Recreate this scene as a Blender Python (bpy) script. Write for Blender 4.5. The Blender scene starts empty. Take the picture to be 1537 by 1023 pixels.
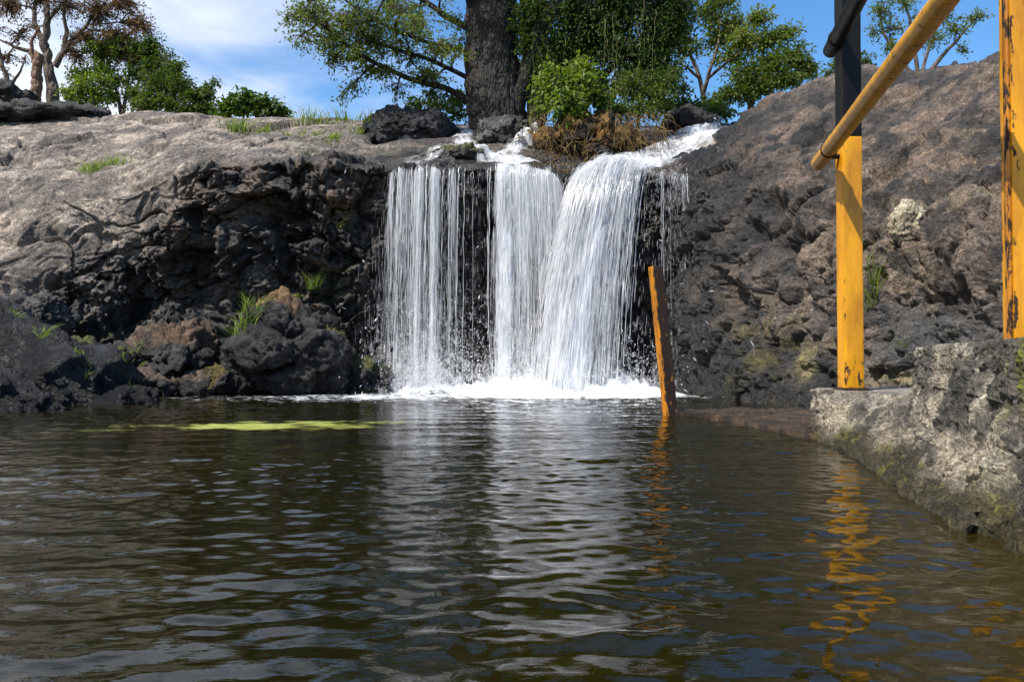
import bpy, bmesh, math, random
import numpy as np
from mathutils import Vector, Matrix
from mathutils.bvhtree import BVHTree

# ------------------------------------------------------------------ scene, camera
scene = bpy.context.scene
COL = scene.collection
F, CX, CY = 1250.0, 768.5, 511.5
CAMZ, PITCH = 0.4, math.atan(29.0 / 1250.0)
cam_d = bpy.data.cameras.new('camera')
cam = bpy.data.objects.new('camera', cam_d)
COL.objects.link(cam)
cam.location = (0, 0, CAMZ)
cam.rotation_euler = (math.radians(90) + PITCH, 0, 0)
cam_d.sensor_width = 36.0
cam_d.lens = 36.0 * F / 1537.0
cam_d.clip_start = 0.05
cam_d.clip_end = 3000
scene.camera = cam
CP, SP = math.cos(PITCH), math.sin(PITCH)

def at(px, py, Y):
    """surveyed point: pixel of the photograph and distance Y in metres -> world"""
    px = np.asarray(px, float); py = np.asarray(py, float); Y = np.asarray(Y, float)
    a = (px - CX) / F; b = (CY - py) / F
    dy = CP - b * SP; dz = SP + b * CP
    s = Y / dy
    return np.stack([a * s, Y + 0 * a, CAMZ + dz * s], -1)

def ray(px, py):
    a = (px - CX) / F; b = (CY - py) / F
    return Vector((a, CP - b * SP, SP + b * CP)).normalized()

# ------------------------------------------------------------------ numpy noise
_rs = np.random.RandomState(7)
PERM = np.tile(_rs.permutation(256), 3).astype(np.int64)
GRAD = _rs.normal(size=(256, 3)); GRAD /= np.linalg.norm(GRAD, axis=1)[:, None]
JIT = _rs.rand(256, 3)

def perlin(p):
    p = np.asarray(p, float)
    i = np.floor(p).astype(np.int64); f = p - i
    u = f * f * f * (f * (f * 6 - 15) + 10)
    i &= 255
    out = 0
    for dx in (0, 1):
        wx = u[:, 0] if dx else 1 - u[:, 0]
        hx = PERM[i[:, 0] + dx]
        for dy in (0, 1):
            wy = u[:, 1] if dy else 1 - u[:, 1]
            hy = PERM[hx + i[:, 1] + dy]
            for dz in (0, 1):
                wz = u[:, 2] if dz else 1 - u[:, 2]
                g = GRAD[PERM[hy + i[:, 2] + dz]]
                d = g[:, 0] * (f[:, 0] - dx) + g[:, 1] * (f[:, 1] - dy) + g[:, 2] * (f[:, 2] - dz)
                out = out + wx * wy * wz * d
    return out * 1.5

def fbm(p, oct=4, gain=0.5, lac=2.03):
    a, s, o = 1.0, 0, np.asarray(p, float)
    for k in range(oct):
        s = s + a * perlin(o + 13.7 * k); a *= gain; o = o * lac
    return s

def ridged(p, oct=4, gain=0.5, lac=2.1):
    a, s, o = 1.0, 0, np.asarray(p, float)
    for k in range(oct):
        s = s + a * (1 - 2 * np.abs(perlin(o + 7.1 * k))); a *= gain; o = o * lac
    return s

def worley(p):
    p = np.asarray(p, float)
    i = np.floor(p).astype(np.int64); f = p - i
    f1 = np.full(len(p), 9.0); f2 = np.full(len(p), 9.0); cid = np.zeros(len(p), np.int64)
    for dx in (-1, 0, 1):
        hx = PERM[(i[:, 0] + dx) & 255]
        for dy in (-1, 0, 1):
            hy = PERM[hx + ((i[:, 1] + dy) & 255)]
            for dz in (-1, 0, 1):
                h = PERM[hy + ((i[:, 2] + dz) & 255)]
                j = JIT[h]
                d = np.sqrt((dx + j[:, 0] - f[:, 0]) ** 2 + (dy + j[:, 1] - f[:, 1]) ** 2 + (dz + j[:, 2] - f[:, 2]) ** 2)
                nearer = d < f1
                f2 = np.where(nearer, f1, np.minimum(f2, d))
                cid = np.where(nearer, h, cid)
                f1 = np.where(nearer, d, f1)
    return f1, f2, cid

def facets(p, sc, amp, crack=.5):
    """angular broken blocks: every cell is a tilted plane, cracks between cells"""
    p = np.asarray(p, float) * sc
    i = np.floor(p).astype(np.int64); f = p - i
    f1 = np.full(len(p), 9.0); f2 = np.full(len(p), 9.0); cid = np.zeros(len(p), np.int64); off = np.zeros_like(p)
    for dx in (-1, 0, 1):
        hx = PERM[(i[:, 0] + dx) & 255]
        for dy in (-1, 0, 1):
            hy = PERM[hx + ((i[:, 1] + dy) & 255)]
            for dz in (-1, 0, 1):
                h = PERM[hy + ((i[:, 2] + dz) & 255)]
                v = f - JIT[h] - np.array((dx, dy, dz))
                d = np.sqrt((v * v).sum(1))
                nearer = d < f1
                f2 = np.where(nearer, f1, np.minimum(f2, d))
                cid = np.where(nearer, h, cid)
                off = np.where(nearer[:, None], v, off)
                f1 = np.where(nearer, d, f1)
    return amp * ((off * GRAD[cid]).sum(1) * 1.5 + .8 * (JIT[cid, 0] - .5) - crack * sstep(.13, 0, f2 - f1))

def sstep(a, b, x):
    t = np.clip((x - a) / (b - a), 0, 1)
    return t * t * (3 - 2 * t)

def mixc(a, b, t):
    return np.asarray(a) * (1 - t)[:, None] + np.asarray(b) * t[:, None]

# ------------------------------------------------------------------ mesh helpers
def mesh_obj(name, V, Fc, mat=None, parent=None, smooth=True, attrs=None, uv=None, loc=None):
    """V (n,3), Fc (m,k) index array of quads or triangles -> one mesh object"""
    V = np.asarray(V, np.float32); Fc = np.asarray(Fc, np.int32)
    if loc is not None:
        V = V - np.asarray(loc, np.float32)
    me = bpy.data.meshes.new(name)
    k = Fc.shape[1]
    me.vertices.add(len(V)); me.vertices.foreach_set('co', V.ravel())
    me.loops.add(Fc.size); me.loops.foreach_set('vertex_index', Fc.ravel())
    me.polygons.add(len(Fc))
    me.polygons.foreach_set('loop_start', np.arange(0, Fc.size, k, dtype=np.int32))
    me.polygons.foreach_set('loop_total', np.full(len(Fc), k, np.int32))
    me.polygons.foreach_set('use_smooth', np.full(len(Fc), smooth, bool))
    me.update(calc_edges=True)
    me.validate()
    for nm, val in (attrs or {}).items():
        val = np.asarray(val, np.float32)
        if val.ndim == 1:
            a = me.attributes.new(nm, 'FLOAT', 'POINT'); a.data.foreach_set('value', val)
        else:
            if val.shape[1] == 3:
                val = np.concatenate([val, np.ones((len(val), 1), np.float32)], 1)
            a = me.attributes.new(nm, 'FLOAT_COLOR', 'POINT'); a.data.foreach_set('color', val.ravel())
    if uv is not None:
        u = me.uv_layers.new(name='UVMap')
        u.data.foreach_set('uv', np.asarray(uv, np.float32)[Fc.ravel()].ravel())
    o = bpy.data.objects.new(name, me)
    COL.objects.link(o)
    if mat is not None:
        me.materials.append(mat)
    if loc is not None:
        o.location = loc
    if parent is not None:
        o.parent = parent
        if loc is None:
            o.matrix_parent_inverse = Matrix.Translation(-Vector(parent.location))
    return o

def bm_obj(name, bm, mat, parent=None, smooth=False):
    me = bpy.data.meshes.new(name); bm.to_mesh(me); bm.free()
    o = bpy.data.objects.new(name, me); COL.objects.link(o)
    me.materials.append(mat)
    for p in me.polygons: p.use_smooth = smooth
    if parent is not None:
        o.parent = parent
        o.matrix_parent_inverse = Matrix.Translation(-Vector(parent.location))
    return o

def empty(name, loc):
    o = bpy.data.objects.new(name, None); o.location = loc; COL.objects.link(o); o.empty_display_size = .1
    return o

def tag(o, label=None, cat=None, group=None, kind=None):
    if label: o['label'] = label
    if cat: o['category'] = cat
    if group: o['group'] = group
    if kind: o['kind'] = kind
    return o

def grid_faces(nr, nc):
    a = np.arange(nr * nc).reshape(nr, nc)
    return np.stack([a[:-1, :-1], a[:-1, 1:], a[1:, 1:], a[1:, :-1]], -1).reshape(-1, 4)

def smooth_axis(A, n, ax):
    for _ in range(n):
        B = np.pad(A, [(1, 1) if k == ax else (0, 0) for k in range(A.ndim)], mode='edge')
        A = (np.take(B, range(0, A.shape[ax]), ax) + 2 * A + np.take(B, range(2, A.shape[ax] + 2), ax)) / 4
    return A

def grid_normals(P):
    du = np.gradient(P, axis=1); dv = np.gradient(P, axis=0)
    n = np.cross(du, dv)
    return n / (np.linalg.norm(n, axis=2)[..., None] + 1e-9)

def tube(path, radii, sides=6, cap=True):
    """tapered tube along a polyline -> V, F (quads)"""
    P = np.asarray(path, float); R = np.asarray(radii, float); n = len(P)
    T = np.gradient(P, axis=0); T /= np.linalg.norm(T, axis=1)[:, None] + 1e-9
    ref = np.array([0, 0, 1.0]) if abs(T[:, 2]).mean() < .8 else np.array([1.0, 0, 0])
    A = np.cross(T, ref); A /= np.linalg.norm(A, axis=1)[:, None] + 1e-9
    B = np.cross(T, A)
    th = np.linspace(0, 2 * np.pi, sides, endpoint=False)
    V = P[:, None] + R[:, None, None] * (np.cos(th)[None, :, None] * A[:, None] + np.sin(th)[None, :, None] * B[:, None])
    a = np.arange(n * sides).reshape(n, sides)
    nx = np.roll(a, -1, 1)
    Fq = np.stack([a[:-1], nx[:-1], nx[1:], a[1:]], -1).reshape(-1, 4)
    return V.reshape(-1, 3), Fq

class Acc:
    def __init__(s): s.V, s.F, s.n, s.A = [], [], 0, []
    def add(s, V, Fq, a=None):
        s.V.append(V); s.F.append(Fq + s.n); s.n += len(V)
        if a is not None: s.A.append(np.full(len(V), a) if np.isscalar(a) else a)
    def get(s): return np.concatenate(s.V), np.concatenate(s.F)

def resample(pts, n, smooth=2):
    P = np.asarray(pts, float)
    d = np.r_[0, np.cumsum(np.linalg.norm(np.diff(P, axis=0), axis=1))]
    t = np.linspace(0, d[-1], n)
    Q = np.stack([np.interp(t, d, P[:, k]) for k in range(P.shape[1])], -1)
    e0, e1 = Q[0].copy(), Q[-1].copy()
    Q = smooth_axis(Q, smooth, 0); Q[0], Q[-1] = e0, e1
    return Q

# ------------------------------------------------------------------ materials
def new_mat(name):
    m = bpy.data.materials.new(name); m.use_nodes = True
    nt = m.node_tree
    for n in list(nt.nodes): nt.nodes.remove(n)
    out = nt.nodes.new('ShaderNodeOutputMaterial')
    return m, nt, out

def N(nt, typ, **kw):
    n = nt.nodes.new(typ)
    for k, v in kw.items():
        if k in n.inputs.keys(): n.inputs[k].default_value = v
        else: setattr(n, k, v)
    return n

def L(nt, a, b): nt.links.new(a, b)

def ramp(nt, stops):
    r = nt.nodes.new('ShaderNodeValToRGB')
    e = r.color_ramp.elements
    while len(e) < len(stops): e.new(.5)
    for k, (p, c) in enumerate(stops):
        e[k].position = p
        e[k].color = (c, c, c, 1) if np.isscalar(c) else (*c, 1)
    return r

def rock_material(name, rough=(.35, .75), bump=.6, spec=.5, fine=26.0):
    """rock whose mineral colour comes from the Col attribute, with grain, pits and flakes"""
    m, nt, out = new_mat(name)
    tc = N(nt, 'ShaderNodeTexCoord')
    at_ = N(nt, 'ShaderNodeAttribute', attribute_name='Col')
    wt = N(nt, 'ShaderNodeAttribute', attribute_name='wet')
    n1 = N(nt, 'ShaderNodeTexNoise', Scale=fine, Detail=8.0, Roughness=.68)
    n2 = N(nt, 'ShaderNodeTexNoise', Scale=fine * 4, Detail=5.0, Roughness=.6)
    v1 = N(nt, 'ShaderNodeTexVoronoi', Scale=fine * .9)
    v1.feature = 'F1'; v1.distance = 'CHEBYCHEV'
    wrp = N(nt, 'ShaderNodeVectorMath', operation='MULTIPLY_ADD')
    wn = N(nt, 'ShaderNodeTexNoise', Scale=9.0, Detail=3.0)
    L(nt, tc.outputs['Object'], wn.inputs['Vector'])
    L(nt, wn.outputs['Color'], wrp.inputs[0]); wrp.inputs[1].default_value = (.12, .12, .12)
    L(nt, tc.outputs['Object'], wrp.inputs[2])
    for n in (n1, n2, v1): L(nt, wrp.outputs[0], n.inputs['Vector'])
    r1 = ramp(nt, [(.3, .42), (.5, .92), (.69, 1.75)])
    L(nt, n1.outputs['Fac'], r1.inputs[0])
    mul = N(nt, 'ShaderNodeMixRGB', blend_type='MULTIPLY', Fac=1.0)
    L(nt, at_.outputs['Color'], mul.inputs[1]); L(nt, r1.outputs[0], mul.inputs[2])
    r2 = ramp(nt, [(.34, .55), (.66, 1.55)])
    L(nt, n2.outputs['Fac'], r2.inputs[0])
    mul2 = N(nt, 'ShaderNodeMixRGB', blend_type='MULTIPLY', Fac=1.0)
    L(nt, mul.outputs[0], mul2.inputs[1]); L(nt, r2.outputs[0], mul2.inputs[2])
    b = N(nt, 'ShaderNodeBsdfPrincipled')
    L(nt, mul2.outputs[0], b.inputs['Base Color'])
    rr = N(nt, 'ShaderNodeMapRange')
    L(nt, wt.outputs['Fac'], rr.inputs['Value'])
    rr.inputs['To Min'].default_value = rough[1]; rr.inputs['To Max'].default_value = rough[0]
    L(nt, rr.outputs[0], b.inputs['Roughness'])
    b.inputs['Specular IOR Level'].default_value = spec
    h = N(nt, 'ShaderNodeMath', operation='MULTIPLY_ADD')
    L(nt, v1.outputs['Distance'], h.inputs[0]); h.inputs[1].default_value = .55
    L(nt, n1.outputs['Fac'], h.inputs[2])
    h2 = N(nt, 'ShaderNodeMath', operation='MULTIPLY_ADD')
    L(nt, n2.outputs['Fac'], h2.inputs[0]); h2.inputs[1].default_value = .35
    L(nt, h.outputs[0], h2.inputs[2])
    bp = N(nt, 'ShaderNodeBump', Strength=bump, Distance=.055)
    L(nt, h2.outputs[0], bp.inputs['Height'])
    L(nt, bp.outputs[0], b.inputs['Normal'])
    L(nt, b.outputs[0], out.inputs[0])
    return m

def leaf_material(name, cols, trans=.4, rough=.5):
    m, nt, out = new_mat(name)
    a = N(nt, 'ShaderNodeAttribute', attribute_name='tint')
    r = ramp(nt, [(k / (len(cols) - 1), c) for k, c in enumerate(cols)])
    L(nt, a.outputs['Fac'], r.inputs[0])
    b = N(nt, 'ShaderNodeBsdfPrincipled', Roughness=rough)
    b.inputs['Specular IOR Level'].default_value = .35
    L(nt, r.outputs[0], b.inputs['Base Color'])
    t = N(nt, 'ShaderNodeBsdfTranslucent')
    g = N(nt, 'ShaderNodeMixRGB', blend_type='MULTIPLY', Fac=1.0)
    L(nt, r.outputs[0], g.inputs[1]); g.inputs[2].default_value = (1.5, 1.6, .6, 1)
    L(nt, g.outputs[0], t.inputs['Color'])
    mx = N(nt, 'ShaderNodeMixShader', Fac=trans)
    L(nt, b.outputs[0], mx.inputs[1]); L(nt, t.outputs[0], mx.inputs[2])
    L(nt, mx.outputs[0], out.inputs[0])
    return m

def bark_material(name, c0, c1, scale=9.0, bump=.8):
    m, nt, out = new_mat(name)
    tc = N(nt, 'ShaderNodeTexCoord')
    mp = N(nt, 'ShaderNodeMapping'); mp.inputs['Scale'].default_value = (1, 1, .35)
    L(nt, tc.outputs['Object'], mp.inputs[0])
    n1 = N(nt, 'ShaderNodeTexNoise', Scale=scale, Detail=9.0, Roughness=.7)
    v = N(nt, 'ShaderNodeTexVoronoi', Scale=scale * 2.2)
    L(nt, mp.outputs[0], n1.inputs['Vector']); L(nt, mp.outputs[0], v.inputs['Vector'])
    r = ramp(nt, [(.3, c0), (.7, c1)])
    L(nt, n1.outputs['Fac'], r.inputs[0])
    b = N(nt, 'ShaderNodeBsdfPrincipled', Roughness=.85)
    L(nt, r.outputs[0], b.inputs['Base Color'])
    ad = N(nt, 'ShaderNodeMath', operation='ADD')
    L(nt, n1.outputs['Fac'], ad.inputs[0]); L(nt, v.outputs['Distance'], ad.inputs[1])
    bp = N(nt, 'ShaderNodeBump', Strength=bump, Distance=.04)
    L(nt, ad.outputs[0], bp.inputs['Height']); L(nt, bp.outputs[0], b.inputs['Normal'])
    L(nt, b.outputs[0], out.inputs[0])
    return m

M_CLIFF = rock_material('basalt', rough=(.24, .8), bump=.9, fine=13.0)
M_BOULDER = rock_material('boulder_rock', rough=(.3, .8), bump=.9, fine=16.0, spec=.3)
M_WALL = rock_material('masonry_rock', rough=(.3, .85), bump=.9, fine=20.0)
M_BARK_DARK = bark_material('bark_dark', (.006, .005, .0045), (.05, .041, .034), 16, 1.0)
M_BARK_PALE = bark_material('bark_pale', (.05, .038, .028), (.16, .12, .088), 10)
M_BARK_RED = bark_material('bark_red', (.08, .042, .026), (.24, .14, .085), 9)
M_BARK_MOSS = bark_material('bark_mossy', (.04, .045, .015), (.22, .2, .06), 9)
M_TWIG = bark_material('twig_bark', (.07, .055, .035), (.2, .16, .09), 14, .3)
M_LEAF_MAIN = leaf_material('leaf_fig', [(.03, .055, .01), (.075, .125, .02), (.18, .22, .035)], .45)
M_LEAF_DARK = leaf_material('leaf_dark', [(.015, .032, .006), (.05, .09, .014), (.15, .20, .03)], .42)
M_LEAF_BRIGHT = leaf_material('leaf_bright', [(.025, .055, .008), (.085, .14, .016), (.22, .27, .035)], .45)
M_LEAF_YELLOW = leaf_material('leaf_yellow_green', [(.04, .07, .010), (.10, .15, .018), (.24, .26, .035)], .45)
M_LEAF_RUST = leaf_material('leaf_rust', [(.05, .04, .03), (.12, .065, .035), (.24, .12, .04)], .35)
M_GRASS = leaf_material('grass_green', [(.06, .12, .015), (.14, .22, .03), (.34, .34, .08)], .4)
M_DRY = leaf_material('grass_dry', [(.05, .026, .010), (.15, .085, .028), (.32, .22, .08)], .25)

def paint_material(name, base, dirt, rust, worn=.35, spec=.4):
    m, nt, out = new_mat(name)
    tc = N(nt, 'ShaderNodeTexCoord')
    n1 = N(nt, 'ShaderNodeTexNoise', Scale=11.0, Detail=8.0, Roughness=.7)
    mp = N(nt, 'ShaderNodeMapping'); mp.inputs['Scale'].default_value = (1, 1, .25)
    L(nt, tc.outputs['Object'], mp.inputs[0]); L(nt, mp.outputs[0], n1.inputs['Vector'])
    n2 = N(nt, 'ShaderNodeTexNoise', Scale=38.0, Detail=6.0, Roughness=.65)
    mp2 = N(nt, 'ShaderNodeMapping'); mp2.inputs['Scale'].default_value = (1, 1, .4)
    L(nt, tc.outputs['Object'], mp2.inputs[0]); L(nt, mp2.outputs[0], n2.inputs['Vector'])
    r1 = ramp(nt, [(.38, 0.0), (.66, 1.0)])
    L(nt, n1.outputs['Fac'], r1.inputs[0])
    c1 = N(nt, 'ShaderNodeMixRGB'); c1.inputs[1].default_value = (*base, 1); c1.inputs[2].default_value = (*dirt, 1)
    k = N(nt, 'ShaderNodeMath', operation='MULTIPLY'); k.inputs[1].default_value = .8
    L(nt, r1.outputs[0], k.inputs[0]); L(nt, k.outputs[0], c1.inputs[0])
    w = N(nt, 'ShaderNodeAttribute', attribute_name='wear_shade')  # chipped paint, and the shade painted on the leaning post
    sm = N(nt, 'ShaderNodeMath', operation='MULTIPLY_ADD')
    L(nt, w.outputs['Fac'], sm.inputs[0]); sm.inputs[1].default_value = .5
    L(nt, n2.outputs['Fac'], sm.inputs[2])
    r2 = ramp(nt, [(1.0 - worn - .03, 0.0), (1.0 - worn + .03, 1.0)])
    L(nt, sm.outputs[0], r2.inputs[0])
    c2 = N(nt, 'ShaderNodeMixRGB'); c2.inputs[2].default_value = (*rust, 1)
    L(nt, r2.outputs[0], c2.inputs[0]); L(nt, c1.outputs[0], c2.inputs[1])
    b = N(nt, 'ShaderNodeBsdfPrincipled')
    L(nt, c2.outputs[0], b.inputs['Base Color']); b.inputs['Specular IOR Level'].default_value = spec
    ro = N(nt, 'ShaderNodeMapRange'); ro.inputs['To Min'].default_value = .38; ro.inputs['To Max'].default_value = .85
    L(nt, r2.outputs[0], ro.inputs[0]); L(nt, ro.outputs[0], b.inputs['Roughness'])
    h = N(nt, 'ShaderNodeMath', operation='MULTIPLY_ADD')
    L(nt, r2.outputs[0], h.inputs[0]); h.inputs[1].default_value = -.6
    L(nt, n2.outputs['Fac'], h.inputs[2])
    bp = N(nt, 'ShaderNodeBump', Strength=.35, Distance=.004)
    L(nt, h.outputs[0], bp.inputs['Height']); L(nt, bp.outputs[0], b.inputs['Normal'])
    L(nt, b.outputs[0], out.inputs[0])
    return m

M_YELLOW = paint_material('yellow_paint', (.72, .32, .006), (.30, .11, .006), (.03, .014, .006), .30)
M_RAIL = paint_material('yellow_rail_paint', (.66, .33, .03), (.30, .14, .014), (.10, .05, .014), .36)
M_BLACK = paint_material('black_paint', (.006, .006, .0065), (.014, .012, .011), (.16, .11, .06), .28, .16)
M_STUMP = paint_material('worn_yellow_paint', (.55, .21, .01), (.22, .07, .01), (.022, .011, .006), .42)  # dark tone is bare chips, and painted shade on the leaning post

def falling_water_material(name, alpha=True):
    m, nt, out = new_mat(name)
    d = N(nt, 'ShaderNodeBsdfDiffuse'); d.inputs['Color'].default_value = (.97, .98, 1.0, 1)
    t = N(nt, 'ShaderNodeBsdfTranslucent'); t.inputs['Color'].default_value = (.97, .98, 1.0, 1)
    g = N(nt, 'ShaderNodeBsdfGlossy', Roughness=.15)
    m1 = N(nt, 'ShaderNodeMixShader', Fac=.5); L(nt, d.outputs[0], m1.inputs[1]); L(nt, t.outputs[0], m1.inputs[2])
    m2 = N(nt, 'ShaderNodeMixShader', Fac=.08); L(nt, m1.outputs[0], m2.inputs[1]); L(nt, g.outputs[0], m2.inputs[2])
    tr = N(nt, 'ShaderNodeBsdfTransparent')
    m3 = N(nt, 'ShaderNodeMixShader')
    L(nt, tr.outputs[0], m3.inputs[1]); L(nt, m2.outputs[0], m3.inputs[2])
    den = N(nt, 'ShaderNodeAttribute', attribute_name='cover')
    if alpha:
        uv = N(nt, 'ShaderNodeTexCoord')
        mp = N(nt, 'ShaderNodeMapping'); mp.inputs['Scale'].default_value = (22, 1.1, 1)
        L(nt, uv.outputs['UV'], mp.inputs[0])
        n1 = N(nt, 'ShaderNodeTexNoise', Scale=1.0, Detail=6.0, Roughness=.6, Distortion=.25)
        L(nt, mp.outputs[0], n1.inputs['Vector'])
        mp2 = N(nt, 'ShaderNodeMapping'); mp2.inputs['Scale'].default_value = (70, 11, 1)
        L(nt, uv.outputs['UV'], mp2.inputs[0])
        n2 = N(nt, 'ShaderNodeTexNoise', Scale=1.0, Detail=4.0, Roughness=.6)
        L(nt, mp2.outputs[0], n2.inputs['Vector'])
        s = N(nt, 'ShaderNodeMath', operation='MULTIPLY_ADD')
        L(nt, n2.outputs['Fac'], s.inputs[0]); s.inputs[1].default_value = .7; L(nt, n1.outputs['Fac'], s.inputs[2])
        s2 = N(nt, 'ShaderNodeMath', operation='ADD')
        L(nt, s.outputs[0], s2.inputs[0]); L(nt, den.outputs['Fac'], s2.inputs[1])
        r = N(nt, 'ShaderNodeMapRange'); r.interpolation_type = 'SMOOTHSTEP'
        r.inputs['From Min'].default_value = 1.15; r.inputs['From Max'].default_value = 1.75
        L(nt, s2.outputs[0], r.inputs[0]); L(nt, r.outputs[0], m3.inputs[0])
    else:
        L(nt, den.outputs['Fac'], m3.inputs[0])
    L(nt, m3.outputs[0], out.inputs[0])
    return m

M_VEIL = falling_water_material('falling_water_veil', True)
M_STREAK = falling_water_material('falling_water_streaks', False)

def foam_material(name, sc=(9, 9, 9), lo=1.0, hi=1.2, col=(.9, .93, .96)):
    m, nt, out = new_mat(name)
    tc = N(nt, 'ShaderNodeTexCoord')
    mp = N(nt, 'ShaderNodeMapping'); mp.inputs['Scale'].default_value = sc
    L(nt, tc.outputs['Object'], mp.inputs[0])
    n1 = N(nt, 'ShaderNodeTexNoise', Scale=1.0, Detail=7.0, Roughness=.65, Distortion=.6)
    L(nt, mp.outputs[0], n1.inputs['Vector'])
    den = N(nt, 'ShaderNodeAttribute', attribute_name='cover')
    s = N(nt, 'ShaderNodeMath', operation='ADD')
    L(nt, n1.outputs['Fac'], s.inputs[0]); L(nt, den.outputs['Fac'], s.inputs[1])
    r = N(nt, 'ShaderNodeMapRange'); r.interpolation_type = 'SMOOTHSTEP'
    r.inputs['From Min'].default_value = lo; r.inputs['From Max'].default_value = hi
    L(nt, s.outputs[0], r.inputs[0])
    b = N(nt, 'ShaderNodeBsdfPrincipled', Roughness=.5)
    b.inputs['Base Color'].default_value = (*col, 1)
    bp = N(nt, 'ShaderNodeBump', Strength=.5, Distance=.03)
    L(nt, n1.outputs['Fac'], bp.inputs['Height']); L(nt, bp.outputs[0], b.inputs['Normal'])
    tr = N(nt, 'ShaderNodeBsdfTransparent')
    mx = N(nt, 'ShaderNodeMixShader')
    L(nt, r.outputs[0], mx.inputs[0]); L(nt, tr.outputs[0], mx.inputs[1]); L(nt, b.outputs[0], mx.inputs[2])
    L(nt, mx.outputs[0], out.inputs[0])
    return m

M_FOAM = foam_material('pool_foam', (5, 12, 5), .95, 1.14)
M_CHUTE = foam_material('rushing_water', (10, 10, 10), .95, 1.3)
M_ALGAE = foam_material('algae_scum', (7, 16, 7), .95, 1.55, (.30, .32, .06))

# water of the pool
def water_material():
    m, nt, out = new_mat('pool_water')
    tc = N(nt, 'ShaderNodeTexCoord')
    n0 = N(nt, 'ShaderNodeTexNoise', Scale=.8, Detail=3.0)
    L(nt, tc.outputs['Object'], n0.inputs['Vector'])
    r = ramp(nt, [(.35, (.0055, .0058, .0006)), (.65, (.0115, .0090, .0011))])
    L(nt, n0.outputs['Fac'], r.inputs[0])
    sh = N(nt, 'ShaderNodeAttribute', attribute_name='shallow')
    mx = N(nt, 'ShaderNodeMixRGB'); mx.inputs[2].default_value = (.035, .023, .003, 1)
    L(nt, sh.outputs['Fac'], mx.inputs[0]); L(nt, r.outputs[0], mx.inputs[1])
    b = N(nt, 'ShaderNodeBsdfPrincipled', Roughness=.012, IOR=1.333)
    L(nt, mx.outputs[0], b.inputs['Base Color'])
    mp = N(nt, 'ShaderNodeMapping'); mp.inputs['Scale'].default_value = (14, 34, 1)
    L(nt, tc.outputs['Object'], mp.inputs[0])
    n1 = N(nt, 'ShaderNodeTexNoise', Scale=1.0, Detail=4.0, Roughness=.5)
    L(nt, mp.outputs[0], n1.inputs['Vector'])
    bp = N(nt, 'ShaderNodeBump', Strength=.22, Distance=.006)
    L(nt, n1.outputs['Fac'], bp.inputs['Height']); L(nt, bp.outputs[0], b.inputs['Normal'])
    L(nt, b.outputs[0], out.inputs[0])
    return m
M_WATER = water_material()

def plain(name, c, rough=.9):
    m, nt, out = new_mat(name)
    tc = N(nt, 'ShaderNodeTexCoord')
    n1 = N(nt, 'ShaderNodeTexNoise', Scale=.9, Detail=8.0, Roughness=.6)
    L(nt, tc.outputs['Object'], n1.inputs['Vector'])
    r = ramp(nt, [(.3, tuple(.6 * x for x in c)), (.7, tuple(1.4 * x for x in c))])
    L(nt, n1.outputs['Fac'], r.inputs[0])
    b = N(nt, 'ShaderNodeBsdfPrincipled', Roughness=rough)
    L(nt, r.outputs[0], b.inputs['Base Color']); L(nt, b.outputs[0], out.inputs[0])
    return m
M_BED = plain('pool_bed_mud', (.05, .04, .02))
M_LAND = plain('dry_ground', (.12, .11, .06))

# ------------------------------------------------------------------ cliffs
SURF = []   # BVH trees of everything solid that other things stand on

def add_bvh(V, Fq):
    SURF.append(BVHTree.FromPolygons([tuple(v) for v in V], [tuple(int(i) for i in f) for f in Fq]))

def hit(px, py):
    o = Vector((0, 0, CAMZ)); d = ray(px, py); best = None
    for b in SURF:
        l, n, i, dist = b.ray_cast(o, d)
        if l is not None and (best is None or dist < best[2]):
            best = (l, n if n.dot(d) < 0 else -n, dist)
    return best

def down(x, y, z=30.0):
    best = None
    for b in SURF:
        l, n, i, dist = b.ray_cast(Vector((x, y, z)), Vector((0, 0, -1)))
        if l is not None and (best is None or l.z > best): best = l.z
    return best

def sheet(cols, counts, pxs, sm_c=18, sm_r=4):
    keys = sorted(cols)
    K = len(cols[keys[0]])
    ctrl = np.array([cols[k] for k in keys], float)          # (nk, K, 2) py,Y
    net = np.empty((K, len(pxs), 2))
    for r in range(K):
        for c in range(2):
            net[r, :, c] = np.interp(pxs, keys, ctrl[:, r, c])
    net = smooth_axis(net, sm_c, 1)
    rows = [net[0:1]]; tpar = [0.0]
    for r in range(K - 1):
        for j in range(1, counts[r] + 1):
            t = j / counts[r]
            rows.append(net[r:r + 1] * (1 - t) + net[r + 1:r + 2] * t); tpar.append(r + t)
    G = np.concatenate(rows)
    G = smooth_axis(G, sm_r, 0)
    PX = np.repeat(pxs[None], len(G), 0)
    P = at(PX, G[..., 0], G[..., 1])
    return P, PX, G[..., 0], np.array(tpar)

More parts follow.
